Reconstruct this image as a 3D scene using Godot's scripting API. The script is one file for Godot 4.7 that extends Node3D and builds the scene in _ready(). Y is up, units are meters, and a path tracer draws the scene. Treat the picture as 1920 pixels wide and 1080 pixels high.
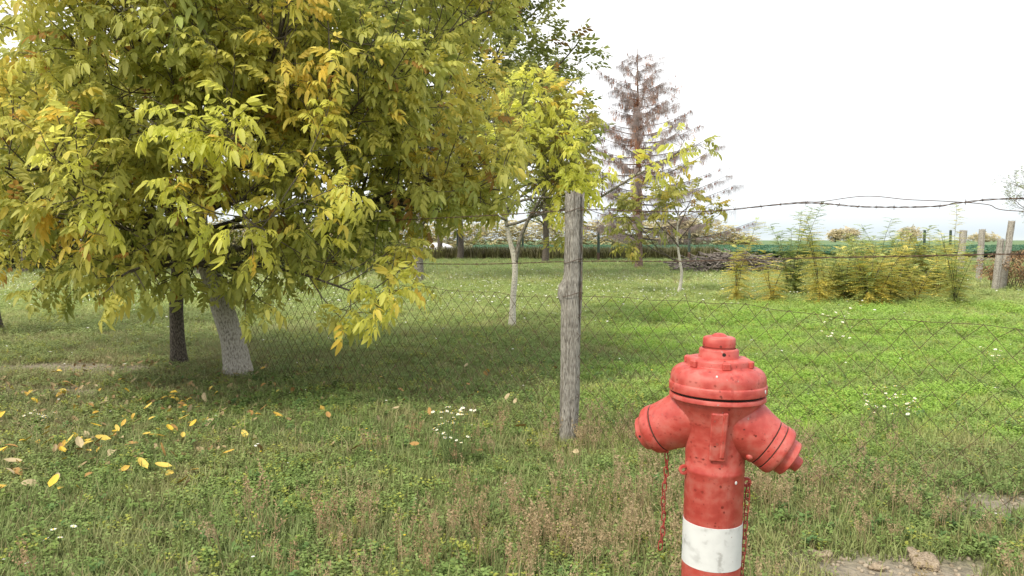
extends Node3D
# An orchard edge behind a wire fence with a red hydrant in front. x right, y up, the camera looks towards -z.

class Geo:
	var v := PackedVector3Array()
	var n := PackedVector3Array()
	var c := PackedColorArray()
	var i := PackedInt32Array()
	var smooth := true

	func tri(a: Vector3, b: Vector3, d: Vector3) -> void:
		var k := v.size()
		v.append(a); v.append(b); v.append(d)
		i.append(k); i.append(k + 1); i.append(k + 2)

	func tube(pts: PackedVector3Array, rad: PackedFloat32Array, sides: int, caps := false) -> void:
		var m := pts.size()
		var t := (pts[1] - pts[0]).normalized()
		var u := t.cross(Vector3(0.31, 0.2, 0.93)).normalized()
		var first := v.size()
		for k in m:
			if k > 0:
				t = (pts[mini(k + 1, m - 1)] - pts[k - 1]).normalized()
			u = (u - t * u.dot(t)).normalized()
			var w := t.cross(u)
			for s in sides:
				var a := TAU * s / sides
				var d := u * cos(a) + w * sin(a)
				v.append(pts[k] + d * rad[k])
				if smooth:
					n.append(d)
		for k in m - 1:
			for s in sides:
				var a0 := first + k * sides + s
				var a1 := first + k * sides + (s + 1) % sides
				i.append(a0); i.append(a0 + sides); i.append(a1 + sides)
				i.append(a0); i.append(a1 + sides); i.append(a1)
		if caps:
			for e in [0, m - 1]:
				var t2 := (pts[1] - pts[0]).normalized() * -1.0 if e == 0 else (pts[m - 1] - pts[m - 2]).normalized()
				var k0 := v.size()
				v.append(pts[e])
				if smooth:
					n.append(t2)
				for s in sides:
					v.append(v[first + e * sides + s])
					if smooth:
						n.append(t2)
				for s in sides:
					if e == 0:
						i.append(k0); i.append(k0 + 1 + s); i.append(k0 + 1 + (s + 1) % sides)
					else:
						i.append(k0); i.append(k0 + 1 + (s + 1) % sides); i.append(k0 + 1 + s)

	func lathe(at: Vector3, axis: Vector3, prof: Array, sides: int) -> void:
		# prof: [radius, distance along the axis]; corners sharper than 40 degrees stay sharp
		var t := axis.normalized()
		var u := t.cross(Vector3(0.3, 0.2, 0.93)).normalized()
		var w := t.cross(u)
		var segn := []
		for k in prof.size() - 1:
			var dr: float = prof[k + 1][0] - prof[k][0]
			var dh: float = prof[k + 1][1] - prof[k][1]
			segn.append(Vector2(dh, -dr).normalized())
		for k in prof.size() - 1:
			var n0: Vector2 = segn[k]
			var n1: Vector2 = segn[k]
			if k > 0 and n0.dot(segn[k - 1]) > 0.76:
				n0 = (n0 + segn[k - 1]).normalized()
			if k < segn.size() - 1 and n1.dot(segn[k + 1]) > 0.76:
				n1 = (n1 + segn[k + 1]).normalized()
			var f := v.size()
			for e in 2:
				var nn := n0 if e == 0 else n1
				for s in sides:
					var a := TAU * s / sides
					var d := u * cos(a) + w * sin(a)
					v.append(at + t * prof[k + e][1] + d * prof[k + e][0])
					n.append((d * nn.x + t * nn.y).normalized())
			for s in sides:
				var a0 := f + s
				var a1 := f + (s + 1) % sides
				i.append(a0); i.append(a0 + sides); i.append(a1 + sides)
				i.append(a0); i.append(a1 + sides); i.append(a1)

	func mesh() -> ArrayMesh:
		var a := []
		a.resize(Mesh.ARRAY_MAX)
		a[Mesh.ARRAY_VERTEX] = v
		if n.size() == v.size():
			a[Mesh.ARRAY_NORMAL] = n
		if c.size() == v.size():
			a[Mesh.ARRAY_COLOR] = c
		a[Mesh.ARRAY_INDEX] = i
		var m := ArrayMesh.new()
		m.add_surface_from_arrays(Mesh.PRIMITIVE_TRIANGLES, a)
		return m

class Buf:
	var b := PackedFloat32Array()
	func put(t: Transform3D, c: Color) -> void:
		var s := t.basis
		var o := t.origin
		b.append_array(PackedFloat32Array([s.x.x, s.y.x, s.z.x, o.x, s.x.y, s.y.y, s.z.y, o.y, s.x.z, s.y.z, s.z.z, o.z, c.r, c.g, c.b, 1.0]))

var R := RandomNumberGenerator.new()
var N1 := FastNoiseLite.new()
var N2 := FastNoiseLite.new()
var used := {}
var M := {}

func rf(a: float, b: float) -> float:
	return R.randf_range(a, b)

func numbered(called: String) -> String:
	var k: int = used.get(called, -1) + 1
	used[called] = k
	return called if k == 0 else "%s_%03d" % [called, k]

func tag(o: Node, label := "", category := "", group := "", kind := "") -> Node:
	if label: o.set_meta("label", label)
	if category: o.set_meta("category", category)
	if group: o.set_meta("group", group)
	if kind: o.set_meta("kind", kind)
	return o

func thing(called: String, at: Vector3, label: String, category: String, group := "") -> Node3D:
	var o := Node3D.new()
	o.name = numbered(called)
	o.position = at
	add_child(o, true)
	R.seed = hash(label) + int(at.x * 100.0) * 7 + int(at.z * 100.0)   # each thing grows the same whatever is built before it
	tag(o, label, category, group)
	return o

func put(called: String, m: Mesh, mat: Material, parent: Node = self, kind := "") -> MeshInstance3D:
	var o := MeshInstance3D.new()
	if parent == self:
		o.name = numbered(called)
	else:
		var k: int = parent.get_meta("n_" + called, -1) + 1
		parent.set_meta("n_" + called, k)
		o.name = called if k == 0 else "%s_%03d" % [called, k]
	o.mesh = m
	o.material_override = mat
	parent.add_child(o, true)
	if kind: o.set_meta("kind", kind)
	return o

func many(called: String, m: Mesh, mat: Material, b: Buf, parent: Node = self) -> MultiMeshInstance3D:
	var mm := MultiMesh.new()
	mm.transform_format = MultiMesh.TRANSFORM_3D
	mm.use_colors = true
	mm.mesh = m
	mm.instance_count = b.b.size() / 16
	mm.buffer = b.b
	var o := MultiMeshInstance3D.new()
	o.name = called if parent != self else numbered(called)
	o.multimesh = mm
	o.material_override = mat
	o.set_meta("kind", "stuff")
	parent.add_child(o, true)
	return o

func lin(r: float, g: float, b: float) -> Color:
	return Color(r, g, b).linear_to_srgb()

func mat(r: float, g: float, b: float, rough := 0.9) -> StandardMaterial3D:
	var m := StandardMaterial3D.new()
	m.albedo_color = lin(r, g, b)
	m.roughness = rough
	return m

func leafmat(back: float, rough := 0.55) -> StandardMaterial3D:
	var m := mat(1, 1, 1, rough)
	m.vertex_color_use_as_albedo = true
	m.metallic_specular = 0.4
	if back > 0.0:
		m.backlight_enabled = true
		m.backlight = Color(back, back, back).linear_to_srgb()
	return m

func noise_tex(sd: int, freq: float, cols: Array, offs: Array, size := 512, oct := 4) -> NoiseTexture2D:
	var f := FastNoiseLite.new()
	f.seed = sd
	f.frequency = freq
	f.fractal_octaves = oct
	var g := Gradient.new()
	g.offsets = PackedFloat32Array(offs)
	var pc := PackedColorArray()
	for c in cols: pc.append(lin(c[0], c[1], c[2]))
	g.colors = pc
	var t := NoiseTexture2D.new()
	t.width = size
	t.height = size
	t.seamless = true
	t.noise = f
	t.color_ramp = g
	return t

func noise_height(sd: int, freq: float, size := 512, oct := 4) -> NoiseTexture2D:
	var f := FastNoiseLite.new()
	f.seed = sd
	f.frequency = freq
	f.fractal_octaves = oct
	var t := NoiseTexture2D.new()
	t.width = size
	t.height = size
	t.seamless = true
	t.noise = f
	return t

func tri_mat(tex: Texture2D, scale: Vector3, rough := 0.9, height: Texture2D = null, hs := 1.0, vc := false) -> StandardMaterial3D:
	var m := mat(1, 1, 1, rough)
	m.albedo_texture = tex
	m.uv1_triplanar = true
	m.uv1_world_triplanar = true
	m.uv1_scale = scale
	m.vertex_color_use_as_albedo = vc
	if height:
		m.heightmap_enabled = true
		m.heightmap_texture = height
		m.heightmap_scale = hs
	return m

func blob(x: float, z: float, cx: float, cz: float, rx: float, rz: float) -> float:
	return exp(-(pow((x - cx) / rx, 2.0) + pow((z - cz) / rz, 2.0)))

# ------------------------------------------------------------------ ground
func gy(x: float, z: float) -> float:
	var d := sqrt(x * x + z * z)
	return 0.05 * N1.get_noise_2d(x * 0.6, z * 0.6) * clampf(d / 6.0, 0.3, 1.0) - 0.01

func bare(x: float, z: float) -> float:
	var e := 0.35 * N2.get_noise_2d(x * 5.0, z * 5.0)
	var a := blob(x, z, 1.72, -3.26, 0.5, 0.26) * 1.45 + e * 1.5
	a = maxf(a, blob(x, z, 2.95, -4.15, 0.55, 0.22) * 1.05 + e)
	a = maxf(a, blob(x, z, -5.3, -8.75, 1.6, 0.42) * 1.2 + e * 1.5)
	a = maxf(a, blob(x, z, -4.9, -7.4, 1.6, 0.5) * 0.7 + e * 1.3)
	a = maxf(a, blob(x, z, 9.5, -14.8, 1.6, 0.7) * 0.85 + e)
	a = maxf(a, blob(x, z, 14.5, -18.0, 2.5, 1.5) * 0.8 + e)
	return clampf(a, 0.0, 1.0)

func lawn(x: float, z: float) -> float:
	# the fresh clover on the right
	var e := 0.9 * N1.get_noise_2d(x * 1.2 + 40.0, z * 1.2)
	return clampf(smoothstep(0.2, 2.4, x + e + (z + 8.0) * 0.1) * smoothstep(-19.5, -15.5, z + e) * (1.0 - smoothstep(-5.6, -4.6, z + e * 0.7)) * (0.35 + 0.65 * smoothstep(-0.12, 0.12, N2.get_noise_2d(x * 3.2 + 11.0, z * 3.2))), 0.0, 1.0)

func gcol(x: float, z: float, j: float) -> Color:
	var d := -z
	var a := N1.get_noise_2d(x * 1.5, z * 1.5) * 0.5 + 0.5
	var b := N2.get_noise_2d(x * 3.0, z * 3.0) * 0.5 + 0.5
	var c := Color(0.125, 0.17, 0.05).lerp(Color(0.175, 0.205, 0.065), a)
	c = c.lerp(Color(0.24, 0.21, 0.105), clampf((b - 0.5) * 2.0, 0.0, 0.7))
	# duller on the left
	c = c.lerp(Color(0.21, 0.205, 0.105), 0.75 * smoothstep(1.8, 4.2, -x) * smoothstep(-4.2, -5.5, z))
	# pale meadow farther out
	c = c.lerp(Color(0.29, 0.33, 0.13), 0.9 * smoothstep(9.0, 17.0, d) * (1.0 - 0.6 * smoothstep(28.0, 36.0, d)))
	c = c.lerp(Color(0.16, 0.205, 0.08), 0.7 * smoothstep(28.0, 38.0, d))
	c = c.lerp(Color(0.26, 0.40, 0.05), 0.92 * lawn(x, z))
	return Color(c.r * 1.17, c.g * 1.13, c.b + 0.02) * (1.08 + 0.5 * j)

func make_ground() -> void:
	var g := Geo.new()
	var rings := PackedFloat32Array()
	var r := 0.25
	rings.append(0.02)
	while r < 2200.0:
		rings.append(r)
		r *= 1.045
	var seg := 200
	for k in rings.size():
		for s in seg:
			var a := TAU * s / seg
			var x := rings[k] * sin(a)
			var z := -rings[k] * cos(a)
			g.v.append(Vector3(x, gy(x, z), z))
			var col := gcol(x, z, 0.35)
			col = col.lerp(Color(0.11, 0.085, 0.055), 0.45)
			col = col.lerp(Color(0.29, 0.25, 0.195), bare(x, z))
			g.c.append(col)
	for k in rings.size() - 1:
		for s in seg:
			var a0 := k * seg + s
			var a1 := k * seg + (s + 1) % seg
			g.i.append(a0); g.i.append(a0 + seg); g.i.append(a1 + seg)
			g.i.append(a0); g.i.append(a1 + seg); g.i.append(a1)
	g.n.resize(g.v.size())
	g.n.fill(Vector3.UP)
	var m := tri_mat(noise_tex(5, 0.03, [[0.5, 0.5, 0.5], [0.8, 0.8, 0.78], [1, 1, 1]], [0.0, 0.5, 1.0]), Vector3(0.7, 0.7, 0.7), 0.95, noise_height(6, 0.05), 2.0, true)
	tag(put("ground", g.mesh(), m), "", "", "", "structure")

func blade(g: Geo, at: Vector3, dir: Vector3, h: float, w: float, lean: float) -> void:
	var side := dir.cross(Vector3.UP).normalized() * w * 0.5
	var p1 := at + Vector3(0, h * 0.55, 0) + dir * lean * 0.3
	var p2 := at + Vector3(0, h, 0) + dir * lean
	g.tri(at - side, p1 - side * 0.8, p1 + side * 0.8)
	g.tri(at - side, p1 + side * 0.8, at + side)
	g.tri(p1 - side * 0.8, p2, p1 + side * 0.8)

func rdir() -> Vector3:
	var a := rf(0, TAU)
	return Vector3(cos(a), 0, sin(a))

func tuft(blades: int, rad: float, h0: float, h1: float, w: float, bend := 0.6) -> Mesh:
	var g := Geo.new()
	for k in blades:
		var h := rf(h0, h1)
		blade(g, rdir() * rad * sqrt(R.randf()), rdir(), h, w * rf(0.7, 1.3), h * rf(0.15, bend))
	return g.mesh()

func leaf_quad(g: Geo, at: Vector3, dir: Vector3, up: Vector3, l: float, w: float) -> void:
	var s := dir.cross(up).normalized() * w * 0.5
	var a := at + dir * l * 0.45 + up * l * 0.06
	var e := at + dir * l
	g.tri(at, a - s, e)
	g.tri(at, e, a + s)

func herb(stems: int, rad: float, h0: float, h1: float, lw: float, per: int) -> Mesh:
	# small broad leaved plants: clover, chickweed, mallow
	var g := Geo.new()
	g.smooth = false
	for k in stems:
		var p := rdir() * rad * sqrt(R.randf())
		var h := rf(h0, h1)
		var top := p + Vector3(rf(-0.3, 0.3) * h, h, rf(-0.3, 0.3) * h)
		for q in per:
			var t := (q + 1.0) / per
			var d := (rdir() + Vector3(0, rf(-0.1, 0.5), 0)).normalized()
			leaf_quad(g, p.lerp(top, lerpf(0.45, 1.0, t)), d, (Vector3.UP + rdir() * 0.4).normalized(), lw * rf(1.0, 1.6), lw * rf(0.7, 1.1))
	return g.mesh()

func seedhead(stems: int, rad: float, h0: float, h1: float, fluff: int) -> Mesh:
	# dry stalks with crumbly seed heads
	var g := Geo.new()
	g.smooth = false
	for k in stems:
		var p := rdir() * rad * sqrt(R.randf())
		var h := rf(h0, h1)
		var d := rdir()
		var lean := h * rf(0.05, 0.35)
		blade(g, p, d, h, 0.004, lean)
		for q in fluff:
			var t := rf(0.5, 1.0)
			var c := p + Vector3(0, h * t, 0) + d * lean * t * t + rdir() * 0.012 * rf(0.2, 1.0)
			leaf_quad(g, c, (rdir() + Vector3(0, 0.6, 0)).normalized(), rdir(), rf(0.010, 0.02), rf(0.006, 0.012))
	return g.mesh()

func flower(rad: float) -> Mesh:
	var g := Geo.new()
	for k in 7:
		var a := TAU * k / 7.0
		var b := TAU * (k + 1) / 7.0
		g.tri(Vector3(0, rad * 0.25, 0), Vector3(cos(a) * rad, 0, sin(a) * rad), Vector3(cos(b) * rad, 0, sin(b) * rad))
	return g.mesh()

func spin(s: float, tilt := 0.15) -> Basis:
	return Basis(Vector3(rf(-1, 1), 0.001, rf(-1, 1)).normalized(), rf(-tilt, tilt)) * Basis(Vector3.UP, rf(0, TAU)).scaled(Vector3(s, s, s))

func place(d0: float, d1: float, half := 0.86) -> Vector3:
	var d := sqrt(lerpf(d0 * d0, d1 * d1, R.randf()))
	var a := rf(-half, half)
	return Vector3(d * sin(a), 0, -d * cos(a))

func make_grass() -> void:
	var gm := leafmat(0.5, 0.7)
	var tiers := [[1.3, 6.5, 40000, 0.9], [6.5, 13.0, 75000, 1.0], [13.0, 26.0, 80000, 1.5], [26.0, 62.0, 60000, 3.0]]
	var shapes := [tuft(13, 0.06, 0.03, 0.085, 0.006, 1.1), tuft(10, 0.06, 0.05, 0.14, 0.005, 0.9), tuft(16, 0.075, 0.02, 0.055, 0.007, 1.3)]
	var herbs := [herb(14, 0.07, 0.02, 0.06, 0.012, 3), herb(8, 0.07, 0.04, 0.11, 0.015, 5), herb(18, 0.08, 0.015, 0.045, 0.0095, 3)]
	var gb := [Buf.new(), Buf.new(), Buf.new()]
	var hb := [Buf.new(), Buf.new(), Buf.new()]
	for t in tiers:
		for k in t[2]:
			var p := place(t[0], t[1])
			if R.randf() < bare(p.x, p.z) * 1.02:
				continue
			p.y = gy(p.x, p.z)
			var lw := lawn(p.x, p.z)
			var s: float = t[3] * rf(0.7, 1.35)
			var q := N2.get_noise_2d(p.x * 2.6 + 90.0, p.z * 2.6) * 0.35 + N2.get_noise_2d(p.x * 11.0, p.z * 11.0) * 0.25 + 0.5
			if R.randf() < maxf(lw * 0.85, 0.18 + smoothstep(0.40, 0.64, q) * 0.45):
				var c := gcol(p.x, p.z, R.randf())
				c = c.lerp(Color(0.15, 0.29, 0.05), 0.42)
				if R.randf() < 0.10: c = Color(0.33, 0.36, 0.07)
				hb[R.randi() % 3].put(Transform3D(spin(minf(s, 2.4)), p), c)
			else:
				var c2 := gcol(p.x, p.z, R.randf())
				var dry := R.randf()
				if dry < 0.085 * (1.0 - lw * 0.8): c2 = Color(0.30, 0.25, 0.13) * rf(0.7, 1.1)
				elif dry < 0.13 * (1.0 - lw * 0.6): c2 = c2.lerp(Color(0.24, 0.17, 0.09), 0.5)
				var b := spin(s)
				if t[0] > 6.0: b = b.scaled(Vector3(1, 0.7 if t[0] < 12.0 else 0.5, 1))
				gb[R.randi() % 3].put(Transform3D(b, p), c2)
	var go := thing("grass", Vector3.ZERO, "mown and weedy grass covering the whole orchard and verge", "grass")
	var ho := thing("clover", Vector3.ZERO, "low clover and broad leaved weeds, brightest green on the right", "ground cover")
	tag(go, "", "", "", "stuff")
	tag(ho, "", "", "", "stuff")
	for k in 3:
		many("blades", shapes[k], gm, gb[k], go)
		many("leaves", herbs[k], gm, hb[k], ho)
	# taller weeds on the verge in front of the fence
	var wb := [Buf.new(), Buf.new(), Buf.new()]
	var wsh := [seedhead(7, 0.06, 0.14, 0.30, 16), seedhead(5, 0.07, 0.2, 0.42, 22), tuft(9, 0.05, 0.16, 0.34, 0.005, 0.8)]
	for k in 5200:
		var p := place(1.6, 7.5)
		var w := blob(p.x, p.z, 0.2, -3.6, 0.85, 0.55) + 1.0 * blob(p.x, p.z, 1.3, -4.1, 0.9, 0.9) + 0.3 * blob(p.x, p.z, -0.9, -3.5, 0.6, 0.4) + 0.35 * blob(p.x, p.z, 0.6, -5.4, 1.2, 0.5)
		w *= 0.55 + 0.9 * (N2.get_noise_2d(p.x * 6.0, p.z * 6.0) * 0.5 + 0.5)
		if R.randf() > w * 0.75 or bare(p.x, p.z) > 0.5:
			continue
		p.y = gy(p.x, p.z)
		var c := Color(0.38, 0.29, 0.17).lerp(Color(0.36, 0.22, 0.12), R.randf() * smoothstep(0.6, -0.6, p.x)).lerp(Color(0.36, 0.29, 0.16), R.randf() * 0.6)
		var kind := 0 if R.randf() < 0.6 else (1 if R.randf() < 0.35 else 2)
		if kind == 2: c = Color(0.15, 0.19, 0.05).lerp(Color(0.3, 0.25, 0.12), R.randf() * 0.8)
		wb[kind].put(Transform3D(spin(rf(0.6, 1.0), 0.25), p), c)
	# long bent straw and broad leaved weeds between the short grass
	var straw := tuft(5, 0.06, 0.10, 0.26, 0.0045, 1.5)
	var dock := herb(6, 0.07, 0.03, 0.10, 0.03, 4)
	var sb := Buf.new()
	var db := Buf.new()
	for k in 5200:
		var p := place(1.6, 11.0)
		p.y = gy(p.x, p.z)
		if bare(p.x, p.z) > 0.6: continue
		if R.randf() < smoothstep(0.42, 0.7, N2.get_noise_2d(p.x * 5.0 + 60.0, p.z * 5.0) * 0.5 + 0.5):
			sb.put(Transform3D(spin(rf(0.5, 1.0), 0.5), p), Color(0.42, 0.36, 0.2).lerp(Color(0.28, 0.3, 0.12), R.randf()))
	for k in 4200:
		var p := place(1.6, 9.0)
		p.y = gy(p.x, p.z)
		var w := 0.9 * blob(p.x, p.z, -1.6, -3.6, 0.8, 0.5) + 0.9 * blob(p.x, p.z, 2.2, -3.9, 0.7, 0.5) + 0.7 * blob(p.x, p.z, -1.3, -6.6, 1.6, 0.9) + 0.2
		if R.randf() > w or bare(p.x, p.z) > 0.45: continue
		db.put(Transform3D(spin(rf(0.5, 1.0), 0.3), p), Color(0.10, 0.19, 0.06).lerp(Color(0.22, 0.30, 0.07), R.randf()))
	many("straw", straw, gm, sb, go)
	many("broad_leaves", dock, gm, db, ho)
	var wo := thing("dry_weeds", Vector3.ZERO, "tan and rusty seed heads of dry weeds around the hydrant", "weeds")
	tag(wo, "", "", "", "stuff")
	for k in 3:
		many("stalks", wsh[k], gm, wb[k], wo)
	# small white flowers sprinkled over the meadow
	var fb := Buf.new()
	for k in 9000:
		var p := place(9.0, 36.0, 0.75)
		var w := 0.9 * smoothstep(13.0, 17.0, -p.z) * (1.0 - smoothstep(27.0, 34.0, -p.z)) * (1.0 - smoothstep(5.0, 10.0, p.x)) + 0.08
		w *= 1.0 - clampf(1.6 * lawn(p.x, p.z), 0.0, 1.0)
		w *= smoothstep(0.25, 0.6, N1.get_noise_2d(p.x * 2.0 + 7.0, p.z * 2.0) * 0.5 + 0.5)
		if R.randf() > w: continue
		p.y = gy(p.x, p.z) + rf(0.12, 0.2)
		fb.put(Transform3D(spin(rf(0.6, 1.3), 0.5), p), Color(0.75, 0.75, 0.7))
	for k in 150:
		var p2 := place(3.0, 12.0, 0.75)
		p2.y = gy(p2.x, p2.z) + rf(0.09, 0.15)
		fb.put(Transform3D(spin(rf(0.25, 0.5), 0.5), p2), Color(0.75, 0.75, 0.7) if R.randf() < 0.75 else Color(0.7, 0.5, 0.03))
	var fo := many("meadow_flowers", flower(0.021), leafmat(0.4), fb)
	tag(fo, "tiny white flowers sprinkled through the meadow behind the fence", "flowers")

# ------------------------------------------------------------------ leaves and trees
func leaflet(g: Geo, at: Vector3, dir: Vector3, up: Vector3, l: float, w: float, droop: float) -> void:
	var s := dir.cross(up).normalized()
	var down := Vector3(0, -1, 0)
	var m1 := at + dir * l * 0.33 + down * droop * l * 0.08
	var m2 := at + dir * l * 0.68 + down * droop * l * 0.30
	var m3 := at + dir * l * 0.88 + down * droop * l * 0.50
	var tip := at + dir * l * 0.98 + down * droop * l * 0.64
	var e := up * w * 0.16
	var l1 := m1 - s * w * 0.5 + e
	var r1 := m1 + s * w * 0.5 + e
	var l2 := m2 - s * w * 0.46 + e
	var r2 := m2 + s * w * 0.46 + e
	g.tri(at, l1, m1); g.tri(at, m1, r1)
	g.tri(l1, l2, m2); g.tri(l1, m2, m1)
	g.tri(m1, m2, r2); g.tri(m1, r2, r1)
	var l3 := m3 - s * w * 0.27 + e * 0.6
	var r3 := m3 + s * w * 0.27 + e * 0.6
	g.tri(l2, l3, m3); g.tri(l2, m3, m2)
	g.tri(m2, m3, r3); g.tri(m2, r3, r2)
	g.tri(l3, tip, m3); g.tri(m3, tip, r3)

func walnut_leaf(len: float, pairs: int, droop: float) -> Mesh:
	# local +z along the rachis, +y its upper side
	var g := Geo.new()
	g.smooth = false
	var pts := PackedVector3Array()
	for k in 4:
		var t := k / 3.0
		pts.append(Vector3(0, -droop * 0.35 * len * t * t, len * t))
	g.tube(pts, PackedFloat32Array([0.0028, 0.0022, 0.0018, 0.001]), 3)
	for k in pairs:
		var t := 0.3 + 0.6 * k / maxf(pairs - 1, 1)
		var p := Vector3(0, -droop * 0.35 * len * t * t, len * t)
		for s in [-1.0, 1.0]:
			var l := rf(0.085, 0.125) * (0.75 + 0.35 * t)
			var d := Vector3(s * rf(0.75, 0.95), -droop * rf(0.25, 0.85), rf(0.25, 0.55)).normalized()
			leaflet(g, p, d, Vector3(s * 0.35, 1, 0).normalized(), l, l * rf(0.48, 0.6), droop * rf(0.6, 1.2))
	var l2 := rf(0.11, 0.14)
	leaflet(g, pts[3], Vector3(rf(-0.2, 0.2), -droop * 0.7, 1).normalized(), Vector3.UP, l2, l2 * 0.54, droop)
	return g.mesh()

func far_leaf(len: float, pairs: int, lw: float) -> Mesh:
	var g := Geo.new()
	g.smooth = false
	for k in pairs:
		var t := 0.15 + 0.8 * k / maxf(pairs - 1, 1)
		for s in [-1.0, 1.0]:
			leaf_quad(g, Vector3(0, -0.25 * len * t * t, len * t), Vector3(s, rf(-0.7, -0.1), rf(0.1, 0.6)).normalized(), Vector3(s * 0.3, 1, 0).normalized(), lw * rf(0.8, 1.2), lw * 0.45)
	leaf_quad(g, Vector3(0, -0.25 * len, len), Vector3(0, -0.5, 1).normalized(), Vector3.UP, lw, lw * 0.45)
	return g.mesh()

func aim(dir: Vector3, up: Vector3, s: float) -> Basis:
	var z := dir.normalized()
	var x := up.cross(z)
	if x.length() < 0.01: x = Vector3.RIGHT
	x = x.normalized()
	return Basis(x * s, z.cross(x) * s, z * s)

class Growth:
	var limbs := []            # Geo of each main limb
	var twigs := Geo.new()
	var leaves := []           # [Transform3D, heightwise tone]
	var centre := Vector3.ZERO
	var radii := Vector3.ONE
	var up := 0.12
	var sag := 0.0
	var tw := 0.34             # distance between twigs
	var lf := 0.075            # distance between leaves
	var size := 1.0
	var twist := 0.16
	var rough := 0.0
	var seed := 1
	var rise := 0.0            # the skirt lifts to the right of rise_x
	var rise_x := 0.0
	var notch := Vector3(0, -99, 0)   # a gap in the crown
	var sub_len := 0.48
	var min_y := 0.5

func inside(T: Growth, p: Vector3) -> bool:
	var q := (p - T.centre) / T.radii
	var f := 1.0 + 0.28 * N2.get_noise_3d(p.x * 2.5 + T.seed * 17.0, p.y * 2.5, p.z * 2.5)
	if p.distance_to(T.notch) < 1.35: return false
	return q.length() < f and p.y > T.min_y + T.rise * maxf(0.0, p.x - T.rise_x)

func walk(T: Growth, from: Vector3, dir: Vector3, length: float, step: float, up: float) -> PackedVector3Array:
	var pts := PackedVector3Array([from])
	var d := dir.normalized()
	var p := from
	var gone := 0.0
	while gone < length:
		d = (d + Vector3(rf(-1, 1), rf(-1, 1), rf(-1, 1)) * T.twist + Vector3(0, up, 0)).normalized()
		p += d * step
		if gone > step and not inside(T, p):
			break
		pts.append(p)
		gone += step
	if pts.size() < 2:
		pts.append(from + d * step * 0.6)
	return pts

func taper(n: int, a: float, b: float) -> PackedFloat32Array:
	var r := PackedFloat32Array()
	for k in n: r.append(lerpf(a, b, float(k) / maxf(n - 1, 1)))
	return r

func along(pts: PackedVector3Array, t: float) -> Vector3:
	var x := clampf(t, 0.0, 0.9999) * (pts.size() - 1)
	return pts[int(x)].lerp(pts[int(x) + 1], x - int(x))

func tangent(pts: PackedVector3Array, t: float) -> Vector3:
	var k := int(clampf(t, 0.0, 0.9999) * (pts.size() - 1))
	return (pts[k + 1] - pts[k]).normalized()

func arc(pts: PackedVector3Array) -> float:
	var s := 0.0
	for k in pts.size() - 1: s += pts[k].distance_to(pts[k + 1])
	return s

func side_dir(t: Vector3, spread: float) -> Vector3:
	var s := t.cross(Vector3(rf(-1, 1), rf(-1, 1), rf(-1, 1))).normalized()
	return (t * cos(spread) + s * sin(spread)).normalized()

func leaf_up(T: Growth, pts: PackedVector3Array, t0: float) -> void:
	var l := arc(pts)
	var k := int(l * (1.0 - t0) / T.lf) + 1
	for q in k:
		var t := lerpf(t0, 1.0, (q + 0.5) / k)
		var p := along(pts, t)
		var d := side_dir(tangent(pts, t), rf(0.5, 1.3))
		d = (d + Vector3(0, -0.05, 0) + (p - T.centre).normalized() * 0.35).normalized()
		var upv := (Vector3.UP + Vector3(rf(-1, 1), 0, rf(-1, 1)) * 0.35).normalized()
		T.leaves.append(Transform3D(aim(d, upv, T.size * rf(0.6, 1.2)), p))

func grow_limb(T: Growth, from: Vector3, dir: Vector3, length: float, r: float, up: float, bare_to := 0.22) -> void:
	var pts := walk(T, from, dir, length, 0.2, up)
	limb_from(T, pts, r, bare_to)

func limb_from(T: Growth, pts: PackedVector3Array, r: float, bare_to := 0.22) -> void:
	var g := Geo.new()
	var l := arc(pts)
	g.tube(pts, taper(pts.size(), r, maxf(r * 0.28, 0.006)), 7)
	T.limbs.append(g)
	var subs := int(l / T.tw)
	for k in subs:
		var t := lerpf(bare_to, 1.0, (k + R.randf()) / subs)
		var sp := walk(T, along(pts, t), side_dir(tangent(pts, t), rf(0.6, 1.15)), l * T.sub_len * rf(0.5, 1.1) * (1.15 - 0.5 * t), 0.13, T.up)
		T.twigs.tube(sp, taper(sp.size(), maxf(r * 0.38 * (1.1 - 0.6 * t), 0.006), 0.004), 5)
		var sl := arc(sp)
		var ns := int(sl / 0.2) + 1
		for q in ns:
			var tt := lerpf(0.25, 1.0, (q + R.randf()) / ns)
			var tp := walk(T, along(sp, tt), side_dir(tangent(sp, tt), rf(0.5, 1.1)), rf(0.18, 0.42), 0.09, T.up * 0.5 - T.sag)
			T.twigs.tube(tp, taper(tp.size(), 0.0045, 0.0025), 3)
			leaf_up(T, tp, 0.3)
		leaf_up(T, sp, 0.75)
	leaf_up(T, pts, 0.8)

func palette(p: Vector3, T: Growth, gold: float) -> Color:
	# the autumn tone of a leaf: green to yellow, in clumps
	var q := (p - T.centre) / T.radii
	var y := gold + 0.55 * N2.get_noise_3d(p.x * 3.0, p.y * 3.0, p.z * 3.0) + 0.22 * (minf(q.length(), 1.1) - 0.7) + rf(-0.22, 0.22)
	var c: Color
	if y < 0.25: c = Color(0.35, 0.41, 0.10).lerp(Color(0.47, 0.49, 0.12), clampf(y / 0.25 + 0.2, 0, 1))
	elif y < 0.6: c = Color(0.47, 0.49, 0.12).lerp(Color(0.62, 0.58, 0.12), (y - 0.25) / 0.35)
	else: c = Color(0.62, 0.58, 0.12).lerp(Color(0.78, 0.57, 0.10), clampf((y - 0.6) / 0.25, 0, 1))
	if R.randf() < 0.02: c = Color(0.40, 0.23, 0.05)
	return Color(c.r, c.g, c.b + 0.012) * rf(0.85, 1.15) * (0.78 if T.seed == 5 else 0.62 if T.centre.z < -20.0 else 1.0)

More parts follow.
